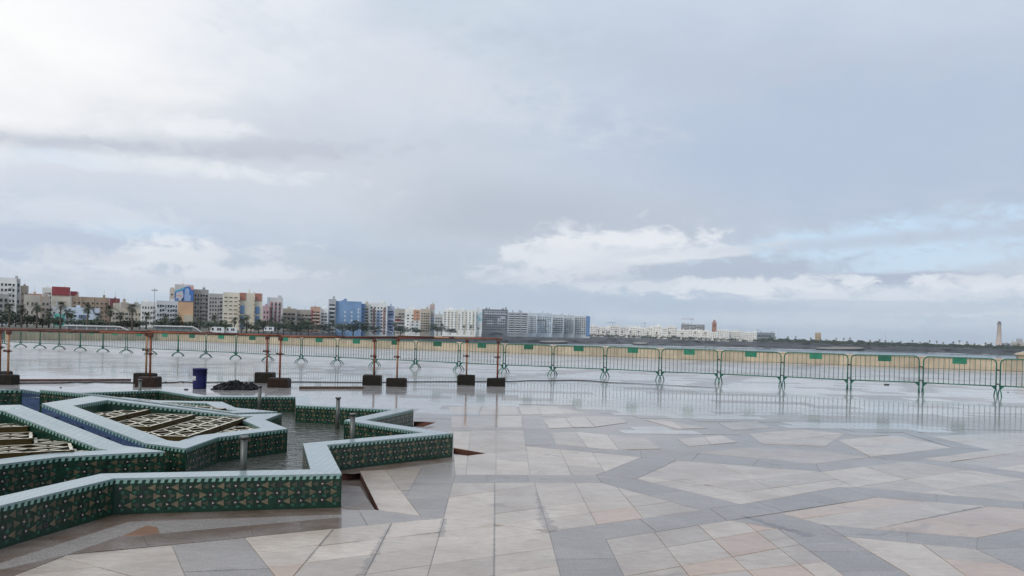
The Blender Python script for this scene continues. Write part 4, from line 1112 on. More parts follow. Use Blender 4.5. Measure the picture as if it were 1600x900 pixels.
def building(name, label, cat, x0, x1, yt, R, col, cols=0, rows=0, ww=.5, wh=.5, kind='w', frame=None, base=None, parts=(), m=(.05, .05, .08, .12), depth=14, yt1=None, stuffw=False, root=None, skip=.06, roof=True, group=None):
    """one block: x0..x1 and the roof row yt are read off the photograph, R is its distance"""
    pL, pR = at(x0, 520, R), at(x1, 520, R); d = Vector((pR.x - pL.x, pR.y - pL.y, 0)); Wd = d.length; d.normalize()
    ang = math.atan2(d.y, d.x); mid = (pL + pR) / 2
    zb = land_z((x0 + x1) / 2, R) - .4 if base is None else at((x0 + x1) / 2, base, R).z
    H = at((x0 + x1) / 2, yt, R).z - zb
    if root is None: root = thing(name, label, cat, (mid.x, mid.y, zb), ang, group); off = Vector((0, 0, 0))
    else:
        inv = Matrix.Rotation(-root.rotation_euler.z, 3, 'Z'); off = inv @ (Vector((mid.x, mid.y, zb)) - root.location)
    wm = wall_mat(col); fr = wm if frame is None else wall_mat(frame)
    dz = 0
    b = MB(); b.box(-Wd / 2, Wd / 2, 0, depth, -2.5, H); t = .25                 # shell and a parapet round the flat roof
    for bx in ((-Wd / 2 + .01, Wd / 2 - .01, .01, t, H, H + .8), (-Wd / 2 + .01, Wd / 2 - .01, depth - t, depth - .01, H, H + .8), (-Wd / 2 + .011, -Wd / 2 + t, t, depth - t, H, H + .79), (Wd / 2 - t, Wd / 2 - .011, t, depth - t, H, H + .79)):
        if roof: b.box(*bx)
    if roof:
        rr = random.Random(int(x0 * 7 + R))
        for q in range(max(1, int(Wd / 6))):                                    # stair heads and tanks on the roof
            cx = rr.uniform(-Wd / 2 + 1.5, Wd / 2 - 1.5); w = rr.uniform(.6, 2.4); h = rr.uniform(.9, 3.) * (1.5 if R > 650 else 1); y0_ = rr.uniform(1.5, depth - 5)
            b.box(cx - w / 2, cx + w / 2, y0_, y0_ + 2.4, H + .01, H + h)
            if rr.random() < .6: b.tube([(cx, y0_ + 1, H + h), (cx, y0_ + 1, H + h + rr.uniform(1.5, 3.))], .06, 4)
    b.build('wall', wm, root, off)
    for (a0, a1, c0, c1, pc) in parts:                                          # painted or projecting strips, fractions of the front
        p = MB(); p.box(-Wd / 2 + a0 * Wd, -Wd / 2 + a1 * Wd, -.32, -.004, H * c0, H * c1 + (.85 if c1 == 1 else 0)); p.build('wall_strip', wall_mat(pc), root, off)
    if cols and rows:
        l, r, bt, tp = m; cw = Wd * (1 - l - r) / cols; rh = H * (1 - bt - tp) / rows
        rr = random.Random(int(x0 * 13 + yt)); sm = MB()
        proto = unit_window(kind)
        for j in range(rows):
            if j == 0: bcol = {int(rr.random() * cols) for _ in range(cols // 4)} if (kind == 'w' and cols >= 4 and not stuffw and not parts) else set()
            for i in range(cols):
                if rr.random() < skip: continue
                cx = -Wd / 2 + l * Wd + cw * (i + .5); cz = H * bt + rh * (j + .5 * (1 - wh) if kind == 'w' else j + .05)
                fx = (cx + Wd / 2) / Wd; fz = (cz + rh * wh / 2) / H
                fy = -.326 if any(a0 - .01 < fx < a1 + .01 and c0 < fz < c1 for a0, a1, c0, c1, _ in parts) else -.004
                if i in bcol:
                    put('balcony', unit_mesh('b', fr), root, off + Vector((cx, fy, H * bt + rh * (j + .05))), 0, (cw * .92, .8, rh * .9)); continue
                s = (cw * min(.85, ww * 1.3) * rr.choice((.75, 1, 1, 1.12)), 1, rh * (min(.8, wh * 1.3) if kind == 'w' else .95))
                if stuffw:
                    sm.add([(cx + v[0] * s[0], fy + v[1], cz + v[2] * s[2]) for v in proto.v], [], 0)
                    k = len(sm.v) - len(proto.v)
                    for f_, mi_ in zip(proto.f, proto.mi): sm.f.append(tuple(k + q for q in f_)); sm.mi.append(mi_); sm.sm.append(False)
                else:
                    put('window' if kind == 'w' else 'balcony', unit_mesh(kind, fr), root, off + Vector((cx, fy, cz)), 0, s)
        if stuffw: tag(sm.build('window' if kind == 'w' else 'balcony', [M_GLASS, fr], root, off), kind='stuff')
    root['_dims'] = (Wd, H)
    return root, Wd, H, off
CRM = (.62, .57, .47); WHT_ = (.72, .72, .70); WH2 = (.76, .74, .69); GRY = (.30, .29, .28); GR2 = (.37, .36, .345); BRN = (.33, .25, .185); TANC = (.47, .40, .32); MAR = (.27, .04, .045); REDC = (.42,.1,.08)
BLU = (.17, .28, .45); LBL = (.52, .59, .68); DGR = (.16, .165, .18); ORA = (.52, .24, .15); PNK = (.46, .34, .31)
random.seed(31)
B = building
B('apartment_block', 'white six-storey apartment block at the left picture edge', 'building', -34, 24, 436, 420, WHT_, 9, 6, .42, .42, m=(.03, .03, .22, .06))
B('side_block', 'grey side wing with dark windows beside the leftmost white block', 'building', 24.3, 30, 438, 425, (.40, .40, .40), 1, 6, .5, .5, m=(.1, .1, .22, .06))
B('low_house', 'low pale house with a blue window at the left edge', 'building', -30, 12, 494, 330, LBL, 3, 1, .4, .5)
B('apartment_block', 'small dark-windowed grey block below the leftmost white block', 'building', -28, 13, 462, 390, (.33, .32, .31), 5, 3, .5, .5, m=(.03, .03, .35, .06))
B('apartment_block', 'plain tan block right of the leftmost white apartments', 'building', 30.3, 43, 449, 430, TANC, 2, 3, .28, .3, m=(.1, .1, .4, .1))
B('town_house', 'beige house with orange-red roof storey near the left edge', 'building', 43.3, 64, 462, 410, TANC, 3, 4, .3, .35, parts=((0, 1, .84, 1, (.42, .17, .11)),), m=(.05, .05, .2, .2))
B('town_house', 'pale blank house below the orange-red roof storey', 'building', 36, 62, 463.5, 380, (.44, .40, .34), 3, 2, .25, .3, m=(.1, .1, .3, .1))
B('town_house', 'beige stepped house left of the maroon-topped block', 'building', 63, 77, 466, 400, (.38, .33, .29), 2, 4, .4, .4)
B('apartment_block', 'narrow white block left of the maroon-topped building', 'building', 64.5, 79, 452, 440, WHT_, 4, 5, .4, .4, m=(.05, .05, .3, .06))
B('apartment_block', 'cream block with a broad maroon top storey', 'building', 79.3, 108, 451, 435, CRM, 0, 0, parts=((0, 1, .82, 1, MAR),))
r_, *_ = B('apartment_block', 'white stepped block with red roofs beside the maroon-topped building', 'building', 108.3, 122, 458, 440, WHT_, 3, 6, .5, .4, parts=((0, .8, .92, 1, MAR),), m=(.05, .05, .1, .12))
B('brown_block', 'long brown apartment block with shallow balconies', 'building', 110, 170, 467, 400, BRN, 8, 5, .34, .3, parts=((.0, .02, 0, 1, TANC), (.24, .26, 0, 1, TANC), (.56, .58, 0, 1, TANC)), m=(.03, .03, .15, .08))
B('end_block', 'dark maroon end wall beside the long brown block', 'building', 170.3, 186, 469, 396, (.17, .035, .042), 0, 0, parts=((0, 1, 0, .42, (.33, .27, .21)),))
B('modern_building', 'low pale blue modern building behind palms', 'building', 98, 155, 484, 330, LBL, 5, 2, .35, .3, parts=((.42, .62, .52, .72, (.10, .14, .22)),), m=(.06, .06, .12, .2), depth=9)
B('kiosk', 'small teal kiosk among the palms at left', 'building', 84, 101, 490, 315, (.12, .42, .36), 2, 1, .4, .4, depth=5, roof=False)
B('low_house', 'white gabled house left of the pale blue building', 'building', 79, 97, 481, 345, (.50, .50, .50), 2, 2, .3, .35, depth=7)
B('row_houses', 'row of low beige houses right of the maroon end wall', 'building', 172, 222, 484, 385, (.44, .40, .33), 9, 3, .42, .38, depth=9)
B('town_house', 'beige house on the rise behind the low beige row', 'building', 187, 200, 475, 430, (.42, .36, .30), 2, 3, .4, .4)
B('town_house', 'small grey house on the rise left of the lamp mast', 'building', 200, 219, 477, 440, (.40, .39, .36), 3, 3, .4, .4)
B('apartment_block', 'white block with square dark windows left of the lamp mast', 'building', 219, 243, 474, 375, WHT_, 5, 4, .38, .4, m=(.05, .05, .1, .08))
B('apartment_block', 'white rounded block with close windows left of the mural building', 'building', 243.3, 277, 473, 370, (.52, .53, .55), 8, 5, .5, .52, m=(.02, .02, .08, .06))
r_, wd, hh, of = B('mural_building', 'tall building whose blank end carries a blue mural above orange', 'building', 271.5, 301, 447, 470, (.58, .37, .22), 0, 0, parts=((.0, 1, .86, 1, (.55, .52, .50)), (0.5, 1, .0, .32, (.46, .41, .33))))
B('', '', '', 263.5, 271.2, 453.5, 478, (.52, .51, .47), 1, 4, .4, .3, root=r_, m=(.1, .1, .4, .05))
B('', '', '', 301.3, 324.5, 454.5, 474, GRY, 5, 8, .5, .5, root=r_, m=(.03, .03, .08, .08))
def mural():
    t = MB()
    X = lambda a: -wd / 2 + a * wd
    Z = lambda c: hh * c
    o = -.335
    def poly(pts, mi, k): t.face([(X(a), o - .012 * k, Z(c)) for a, c in pts], mi)
    poly([(.0, .64), (1, .64), (1, .92), (.76, 1.0), (.52, .98), (0, .88)], 0, 0)
    poly([(.0, .88), (.52, .98), (.5, .93), (.1, .86), (0, .84)], 3, 1)
    poly([(.06, .66), (.42, .65), (.46, .78), (.40, .89), (.08, .84)], 2, 1)
    poly([(.52, .65), (.84, .65), (.86, .78), (.76, .80), (.76, .93), (.66, .96), (.54, .92), (.52, .80)], 1, 1)
    poly([(.80, .99), (1., .99), (1, .93), (.9, .91)], 4, 1)
    poly([(.06, .67), (.2, .66), (.24, .70), (.1, .71)], 0, 2); poly([(.12, .76), (.40, .75), (.40, .77), (.12, .78)], 4, 2); poly([(.34, .66), (.44, .64), (.50, .72), (.40, .72)], 5, 2)
    t.build('mural', [wall_mat((.06, .16, .42)), wall_mat((.30, .42, .66)), wall_mat((.52, .52, .56)), wall_mat((.12, .42, .58)), wall_mat((.60, .25, .18)), wall_mat((.02, .03, .09))], r_, of)
mural()
B('apartment_block', 'grey weathered apartment block right of the mural building', 'building', 324.8, 347, 461, 470, GR2, 5, 8, .42, .4, m=(.03, .03, .06, .05))
r_, *_ = B('apartment_block', 'cream apartment block with two blue window columns under red tops', 'building', 347.3, 409, 460, 440, CRM, 3, 7, .55, .18, m=(.01, .62, .18, .04),
  parts=((.41, .57, .84, 1, (.36, .15, .11)), (.44, .54, .06, .42, (.10, .20, .34)), (.44, .54, .48, .70, (.16, .27, .47)), (.80, .97, .84, 1, (.36, .15, .11)), (.82, .93, .06, .42, (.10, .20, .34)), (.82, .93, .48, .68, (.16, .27, .47))))
B('', '', '', 371.5, 373.5, 460.8, 438, CRM, 1, 8, .9, .35, root=r_, roof=False, depth=2); B('', '', '', 395.8, 397.2, 460.8, 438, CRM, 1, 8, .9, .35, root=r_, roof=False, depth=2)
B('town_house', 'low pink house between the cream block and the pale tower', 'building', 409.3, 420, 480, 470, (.46, .32, .34), 2, 4, .4, .4)
B('apartment_block', 'pale narrow tower with dark red window columns', 'building', 416, 441, 467, 480, (.52, .52, .52), 3, 7, .35, .55, parts=((.22, .36, .05, .9, (.34, .10, .09)), (.48, .62, .05, .9, (.34, .10, .09)), (.74, .86, .3, .9, (.34, .10, .09)), (0, .12, .0, 1, (.46, .52, .62))), m=(.2, .1, .05, .12))
B('low_block', 'low beige block with long balconies right of the pale tower', 'building', 440, 462, 484, 500, (.40, .35, .28), 3, 4, .8, .5, 'b')
B('low_block', 'low brown-grey block with balconies, left of the orange one', 'building', 462.3, 488, 486, 505, (.34, .30, .25), 4, 4, .8, .5, 'b', parts=((.92, 1, 0, 1, MAR),))
B('apartment_block', 'orange and white balconied block left of the blue wall', 'building', 484, 500, 481, 540, (.50, .32, .24), 2, 6, .85, .5, 'b', frame=(.52, .40, .33))
B('apartment_block', 'white balconied block tucked left of the blue wall', 'building', 500.3, 511.5, 484, 545, WHT_, 2, 6, .8, .5, 'b')
r_, wd, hh, of = B('apartment_block', 'block with a great plain blue wall and white square windows', 'building', 524, 564, 472.5, 560, BLU, 0, 0)
B('', '', '', 512.3, 523.8, 469, 558, (.36, .37, .38), 1, 7, .95, .6, 'b', root=r_, frame=(.55, .56, .56), m=(.02, .02, .04, .10), skip=0)
B('', '', '', 564.3, 569.5, 474.5, 566, (.12, .22, .42), 1, 6, .5, .4, root=r_, frame=WHT_, roof=False)
sq = MB(); sq.box(-.5, .5, -.06, 0, 0, 1); sqm = sq.mesh('window', wall_mat((.58, .60, .62)))
for a in (.36, .62, .88):
    for c in (.40, .53, .66) + ((.28, .76) if a > .8 else ()):
        put('window', sqm, r_, of + Vector((-wd / 2 + a * wd, -.004, c * hh)), 0, (1.0, 1, 1.3))
B('apartment_block', 'cream balconied block just right of the blue wall', 'building', 567.5, 576, 476, 570, (.48, .44, .36), 1, 8, .85, .5, 'b', frame=(.52, .50, .42))
B('apartment_block', 'white block with red and blue vertical strips', 'building', 576.3, 604, 475, 580, WHT_, 5, 8, .42, .45, parts=((.2, .32, 0, .85, (.33, .16, .15)), (.42, .62, 0, .8, (.24, .32, .50)), (.78, .92, 0, .85, (.33, .16, .15))), m=(.03, .03, .05, .08))
B('apartment_block', 'white block with rows of blue balconies', 'building', 604.3, 615.5, 480, 585, (.40, .44, .52), 1, 7, .9, .5, 'b', frame=(.20, .25, .44))
B('low_block', 'beige block with a maroon balcony storey', 'building', 615.8, 632, 484, 640, (.42, .39, .34), 3, 6, .8, .5, 'b', parts=((.05, .6, .52, .70, MAR),))
B('apartment_block', 'white block with an orange upper panel', 'building', 632.3, 656, 483.5, 690, WH2, 3, 7, .35, .35, parts=((.55, .98, .56, .98, (.50, .26, .16)), (.3, 1, 0, .5, (.60, .59, .57))), m=(.04, .04, .05, .06))
B('apartment_block', 'beige block with a tall white corner tower', 'building', 656.3, 672, 484, 720, TANC, 4, 8, .5, .45)
B('corner_tower', 'slim white tower with a red top band, above its neighbours', 'building', 670.5, 678.3, 477, 735, (.50, .48, .46), 1, 6, .3, .4, parts=((0, 1, .88, 1, (.46, .34, .32)), (0, 1, 0, .6, (.34, .38, .46))), m=(.1, .1, .1, .3))
B('low_block', 'low grey-white block between the slim tower and the white slabs', 'building', 678.5, 691, 492, 800, (.48, .47, .44), 3, 5, .5, .45)
B('apartment_slab', 'long white slab with columns of small dark windows', 'building', 691, 743, 485.5, 860, WH2, 9, 8, .34, .42, parts=((.18, .22, 0, 1, CRM), (.42, .46, 0, 1, CRM), (.66, .70, 0, 1, CRM), (.9, .94, 0, 1, CRM)), m=(.02, .02, .16, .05))
B('apartment_slab', 'white end wall with faint teal painted marks', 'building', 743.3, 752.3, 484.5, 865, (.62, .63, .62), 0, 0, parts=((.1, .7, .66, .74, (.30, .52, .58)), (.45, 1, .54, .66, (.26, .46, .54)), (.6, 1, .8, .9, (.36, .52, .60))))
B('apartment_slab', 'dark grey slab with a white gridded front', 'building', 752.6, 793, 484.5, 900, DGR, 11, 8, .62, .62, frame=(.46, .48, .52), parts=((.08, .97, .82, .95, (.46, .48, .52)), (.2, .45, .42, .62, (.44, .46, .5)), (.6, .9, .42, .75, (.40, .42, .46))), m=(.03, .03, .14, .06))
B('apartment_slab', 'white slab striped by long dark balconies', 'building', 793.3, 824, 489.5, 950, (.34, .35, .37), 3, 9, .97, .5, 'b', frame=(.60, .61, .62), m=(.01, .01, .06, .02), skip=0)
B('apartment_slab', 'white slab with small even windows, right of the striped one', 'building', 824.3, 838, 490, 985, (.52, .55, .58), 6, 9, .5, .45)
B('apartment_slab', 'blue-grey slab with a dark bracket outline on its front', 'building', 838.3, 862, 490.5, 1010, (.48, .53, .58), 8, 9, .45, .45, parts=((.0, .62, .66, .72, DGR), (.55, .62, .1, .66, DGR), (.62, .7, 0, 1, (.5, .55, .6))))
B('apartment_slab', 'grey-white slab with stacked balconies beside the blue-grey one', 'building', 862.3, 880, 492.5, 1040, (.50, .52, .53), 4, 8, .7, .5, 'b', frame=(.50, .52, .53))
B('apartment_slab', 'grey-white slab second from the blue end wall', 'building', 880.3, 897, 493.5, 1060, (.48, .50, .51), 4, 8, .7, .5, 'b', frame=(.5, .52, .53))
B('apartment_slab', 'grey-white slab ending in a bright blue end wall', 'building', 897.3, 921.3, 495, 1080, (.50, .51, .51), 5, 8, .5, .45, parts=((.76, .99, 0, 1, (.07, .17, .38)), (.82, .92, .05, .94, (.22, .34, .54))), m=(.02, .26, .06, .05))
# ---- the far white quarter
fq = [(922, 934, 510, 3), (934.5, 946, 512, 3), (946.5, 953, 510.5, 2), (953.5, 968, 509, 4), (968.5, 982, 512, 4), (982.5, 996, 510.5, 4), (996.5, 1007, 513, 3), (1007.5, 1020, 511.5, 3), (1020.5, 1034, 510, 4), (1034.5, 1042, 512.5, 2), (1042.5, 1058, 511, 4), (1058.5, 1075, 516, 5),
      (1075.5, 1097, 516, 6), (1097.5, 1110, 517, 4), (1110.5, 1120, 519.5, 2), (1120.5, 1139, 516, 5), (1139.5, 1160, 517.5, 6), (1160.5, 1182, 519.5, 6)]
fl = ['by the bright blue end wall', 'second from the bright blue end wall', 'narrow, third from the bright blue end wall', 'with a broad front, left of the first faint crane', 'below the first faint crane', 'right of the first faint crane', 'low, halfway to the building site', 'in the middle of the far row',
      'a little taller, in the middle of the far row', 'narrow, left of the building site', 'at the left foot of the building site', 'under the left half of the building site', 'under the right half of the building site', 'left of the terracotta minaret', 'round-fronted, at the foot of the minaret', 'just right of the minaret', 'second right of the minaret', 'at the right end of the far row']
rq = random.Random(4)
for (x0, x1, y, c), l in zip(fq, fl):
    v = rq.uniform(.88, 1.08); B('far_block', 'far white block, ' + l, 'building', x0, x1, y + rq.uniform(-.4, .4), 1480 + rq.uniform(0, 60), tuple(round(k * v, 3) for k in (.78, .75, .69)), c + 1, 4, .34, .4, stuffw=True, depth=18, m=(.03, .03, .2, .06), skip=.15, group='far white blocks beyond the bay')
r_, wd, hh, of = B('building_site', 'grey concrete frame of an unfinished building under a crane', 'building site', 1064, 1101, 507.5, 1600, (.36, .36, .36), 14, 6, .6, .55, stuffw=True, frame=(.5, .5, .5), m=(.01, .01, .4, .02))
B('grey_hall', 'low dark grey hall at the right end of the far row', 'building', 1182.5, 1211, 520.5, 1560, (.20, .22, .24), 6, 1, .8, .4, stuffw=True, m=(.05, .05, .45, .15))
B('tan_tower_house', 'squat tan tower house among trees on the far point', 'building', 1273.5, 1283, 520.5, 1620, (.46, .35, .22), 3, 4, .4, .35, stuffw=True)
for i, (x0, x1, y, c, l) in enumerate([(1250, 1262, 531, WHT_, 'low white hut left of the tan tower house'), (1292, 1318, 532, WHT_, 'long low white hall right of the tan tower house'), (1352, 1366, 535, TANC, 'low tan house on the far point, left'), (1494, 1510, 537.5, WH2, 'low white house, leftmost of the group by the lighthouse'),
                                       (1510.5, 1524, 538.5, (.52, .48, .42), 'low beige house in the group by the lighthouse'), (1524.5, 1538, 539, WH2, 'long white house in the group by the lighthouse'), (1539, 1551, 537.5, (.60, .61, .60), 'flat-roofed white house just left of the lighthouse'),
                                       (1566, 1580, 537, (.26, .28, .31), 'dark grey house at the foot of the lighthouse'), (1580.5, 1612, 535.5, (.44, .40, .35), 'long tan building at the right picture edge'), (1588, 1598, 530, (.36, .37, .38), 'grey roof block above the long tan building')]):
    B('far_house', l, 'house', x0, x1, y, 1640 if i != 9 else 1690, c, max(2, int((x1 - x0) / 3)), 2 if i < 9 else 1, .4, .35, stuffw=True, depth=10, m=(.04, .04, .2, .1))

# ---- minaret, lighthouse, cranes, mast
def tower_parts():
    p = at_ground(1115.8, 1560); zt = at(1115.8, 499.5, 1560).z - p.z; w = 5.6 * 1560 / FOC / 2
    t = thing('minaret', 'square terracotta minaret rising behind the far white blocks', 'tower', p)
    m = MB(); m.box(-w, w, -w, w, -1, zt * .84); m.build('shaft', wall_mat((.40, .19, .12)), t)
    m = MB(); m.box(-w * 1.1, w * 1.1, -w * 1.1, w * 1.1, zt * .84 + .01, zt * .87); m.box(-w * .6, w * .6, -w * .6, w * .6, zt * .87 + .01, zt * .96); m.lathe([(w * .62, zt * .96), (w * .5, zt * .985), (.05, zt)], 8); m.build('lantern', wall_mat((.36, .20, .15)), t)
    for s in (-.5, 0, .5):
        m = MB(); m.box(s * w - .5, s * w + .5, -w - .15, -w + .0, zt * .66, zt * .78); m.build('window', M_GLASS, t)
    R = 1760; p = at(1560.7, 536, R); zt = at(1560.7, 500, R).z - p.z
    t = thing('lighthouse', 'tall pale tapering lighthouse on the far point at right', 'lighthouse', p)
    r0, r1 = 4.5, 3.1
    m = MB(); m.lathe([(r0 * 1.5, -4), (r0 * 1.3, 0), (r0 * 1.05, 3), (r0, 5), (r1, zt * .80), (r1 * 1.05, zt * .805)], 20); m.build('shaft', wall_mat((.55, .46, .40)), t)
    m = MB(); m.lathe([(r1, zt * .80), (r1 * 1.45, zt * .825), (r1 * 1.45, zt * .85), (r1 * 1.2, zt * .85), (r1 * 1.2, zt * .805)], 20); m.build('gallery', wall_mat((.42, .37, .34)), t)
    m = MB(); m.lathe([(r1 * .85, zt * .85), (r1 * .85, zt * .91)], 14); m.build('lamp_room', M_GLASS, t)
    m = MB(); m.lathe([(r1 * 1.0, zt * .91), (r1 * .8, zt * .935), (r1 * .25, zt * .96), (.15, zt * .965), (.12, zt * 1.0)], 14); m.build('dome', wall_mat((.36, .37, .36)), t)
    for px, top, j0, j1, R, lab in ((1080, 497, 1064, 1083.5, 1600, 'grey tower crane over the concrete frame'), (1007, 504, 1003, 1009, 1560, 'faint small tower crane above the far white row'), (957, 503, 947, 962, 1570, 'faint wide tower crane just right of the blue end wall'), (1183, 514.5, 1180.5, 1188, 1600, 'small faint crane at the right end of the far row')):
        p = at_ground(px, R); k = R / FOC; zt = at(px, top, R).z - p.z
        t = thing('tower_crane', lab, 'crane', p, math.atan2(p.y, p.x) - PI / 2)
        w = .75 if px == 1080 else .45
        m = MB()
        for sx in (-w, w):
            for sy in (-w, w): m.tube([(sx, sy, 0), (sx, sy, zt)], .16 if w > .6 else .12, 4)
        n = int(zt / 3)
        for i in range(n):
            z0, z1 = zt * i / n, zt * (i + 1) / n; m.tube([(-w, -w, z0), (w, -w, z1)], .1, 4); m.tube([(w, w, z0), (-w, w, z1)], .1, 4)
        m.build('mast', M_STEEL, t)
        m = MB(); a, b2 = (j0 - px) * k, (j1 - px) * k
        m.tube([(a, 0, zt * .95), (b2, 0, zt * .95)], .28, 5); m.tube([(a, 0, zt * .95), (0, 0, zt), (b2, 0, zt * .95)], .12, 4); m.tube([(a * .5, 0, zt * .95), (0, 0, zt)], .1, 4); m.box(b2 - 1.5, b2, -.6, .6, zt * .92, zt * .95); m.build('jib', M_STEEL, t)
    for px, top, R, lab, lam in ((240, 449.5, 300, 'tall grey floodlight mast rising above the left roofs', 1), (1200, 512, 1580, 'thin radio mast left of the far trees', 0), (1216, 513, 1580, 'thinnest radio mast among the far trees', 0), (1384, 518.5, 1640, 'tall thin mast on the far wooded point', 0), (1378, 524, 1640, 'shorter thin mast on the far wooded point', 0), (1597, 527, 1690, 'thin mast on the roof at the right picture edge', 0)):
        p = at_ground(px, R); zt = at(px, top, R).z - p.z; t = thing('lamp_mast' if lam else 'radio_mast', lab, 'mast', p, math.atan2(p.y, p.x) - PI / 2)
        m = MB(); r = .17 if lam else .22; m.tube([(0, 0, -1), (0, 0, zt * .5), (0, 0, zt)], [r, r * .75, r * .45], 8); m.build('pole', M_STEEL, t)
        if lam:
            m = MB(); m.tube([(-.95, 0, zt * .945), (.95, 0, zt * .945)], .07, 6); m.build('crossarm', M_STEEL, t)
            for s in (-.8, -.3, .3, .8):
                m = MB(); m.box(s - .16, s + .16, -.25, .1, zt * .925, zt * .945); m.build('floodlight', M_CLIP, t)
tower_parts()

# ---- pale canopies and vans along the corniche
def canopies():
    for x0, x1, yt, yb, R, lab, wall_, slope in ((100, 206, 508.5, 521, 170, 'long white flat-roofed pavilion with a sloping right end, at left', 1, 1), (-60, 12, 510, 521, 172, 'white pavilion roof cut by the left picture edge', 1, 1), (240, 315, 509, 521, 180, 'white-roofed pavilion with a grey glazed front below the lamp mast', 2, 1),
        (499, 541, 513, 521, 470, 'white peaked canopy pair below the orange block', 0, 2), (541.5, 567, 514.5, 521, 480, 'low grey canopy below the blue wall', 0, 0), (577, 614, 515, 521.5, 560, 'white canopy below the red and blue striped block', 0, 0), (673, 718, 517, 522.5, 760, 'wide low white canopy below the white slab', 0, 0), (765, 786, 518.5, 523.5, 900, 'small white canopy below the dark grey slab', 0, 0), (850, 874, 520.5, 526, 1060, 'small white arched canopy below the grey-white slabs', 0, 0)):
        pL, pR = at(x0, yb, R), at(x1, yb, R); d = pR - pL; L = d.xy.length; mid = (pL + pR) / 2; ang = math.atan2(d.y, d.x); z0 = land_z(max((x0 + x1) / 2, 0), R) - .2; H = at((x0 + x1) / 2, yt, R).z - z0
        if H < .8: z0 = z0 - (2 - H); H = 2.
        t = thing('canopy', lab, 'canopy', (mid.x, mid.y, z0), ang)
        m = MB(); n = 16; D = 5.
        def prof(u):
            if slope == 1: return H - max(0, (u - .80) / .2) ** 1.3 * H * .92
            if slope == 2: return H * (.35 + .65 * abs(math.cos(u * 2 * PI)) ** .7) if 0 < u < 1 else H * .2
            return H * (.25 + .75 * math.sin(PI * min(1, max(0, u))) ** .45)
        vs = []
        for i in range(n + 1):
            u = i / n; z = prof(u); x = -L / 2 + u * L; vs += [(x, -D / 2, z), (x, D / 2, z), (x, D / 2, z - .22), (x, -D / 2, z - .22)]
        m.add(vs, [(4 * i + k, 4 * i + (k + 1) % 4, 4 * i + 4 + (k + 1) % 4, 4 * i + 4 + k) for i in range(n) for k in range(4)] + [(0, 3, 2, 1), (4 * n, 4 * n + 1, 4 * n + 2, 4 * n + 3)]); m.build('roof', M_WHITE, t)
        if wall_:
            m = MB(); c = (.42, .42, .40) if wall_ == 1 else (.26, .31, .31); e = L * .80
            m.box(-L / 2 + .3, -L / 2 + e, -D / 2 + .5, D / 2 - .3, -1, H - .24); m.build('wall', wall_mat(c), t)
            for i in range(6):
                m = MB(); xx = -L / 2 + .5 + (e - 1) * i / 5; m.box(xx - .1, xx + .1, -D / 2 + .3, -D / 2 + .49, -1, H - .23); m.build('pier', M_WHITE if wall_ == 1 else wall_mat((.2, .23, .23)), t)
        else:
            for u in (.06, .35, .65, .94):
                m = MB(); x = -L / 2 + u * L; m.tube([(x, 0, -.6), (x, 0, prof(u) - .2)], .12, 6); m.build('post', M_STEEL, t)
    for x0, x1, yt, yb, R, lab in ((328, 350, 511.5, 522, 190, 'white van with sloping bonnet parked beyond the wall'), (352, 370, 512, 522, 192, 'white box van parked right of the sloping one'), (412, 428, 511, 519, 250, 'small white truck beyond the wall, on the far road')):
        pL, pR = at(x0, yb, R), at(x1, yb, R); L = (pR - pL).xy.length; mid = (pL + pR) / 2; a = math.atan2((pR - pL).y, (pR - pL).x); H = (yb - yt) * R / FOC
        z0 = mid.z
        t = thing('parked_van', lab, 'van', (mid.x, mid.y, z0), a)
        m = MB(); s = H
        out = [(-L / 2, .25 * s), (-L / 2 + .04 * L, .62 * s), (-L / 2 + .14 * L, s * .97), (-L / 2 + .2 * L, s), (L / 2 - .02 * L, s), (L / 2, .95 * s), (L / 2, .2 * s), (-L / 2, .2 * s)]
        nn = len(out); vs = [(x, -.95, z) for x, z in out] + [(x, .95, z) for x, z in out]
        m.add(vs, [tuple(range(nn - 1, -1, -1)), tuple(range(nn, 2 * nn))] + [(k, (k + 1) % nn, nn + (k + 1) % nn, nn + k) for k in range(nn)]); m.build('body', M_WHITE, t)
        for w0, w1 in ((.12, .26), (.50, .62), (.66, .78)):
            m = MB(); m.box(-L / 2 + w0 * L, -L / 2 + w1 * L, -.98, -.94, .5 * s, .86 * s); m.build('window', M_GLASS, t)
        for u in (.2, .8):
            for y_ in (-.9, .7):
                m = MB(); M = Matrix.Translation((-L / 2 + u * L, y_, .17 * s)) @ Matrix.Rotation(PI / 2, 4, 'X'); r = .17 * s
                vv = [M @ Vector((r * math.cos(2 * PI * k / 14), r * math.sin(2 * PI * k / 14), z)) for z in (-.2, .02) for k in range(14)]
                m.add(vv, [tuple(range(13, -1, -1)), tuple(range(14, 28))] + [(k, (k + 1) % 14, 14 + (k + 1) % 14, 14 + k) for k in range(14)]); m.build('wheel', M_TYRE, t)
canopies()

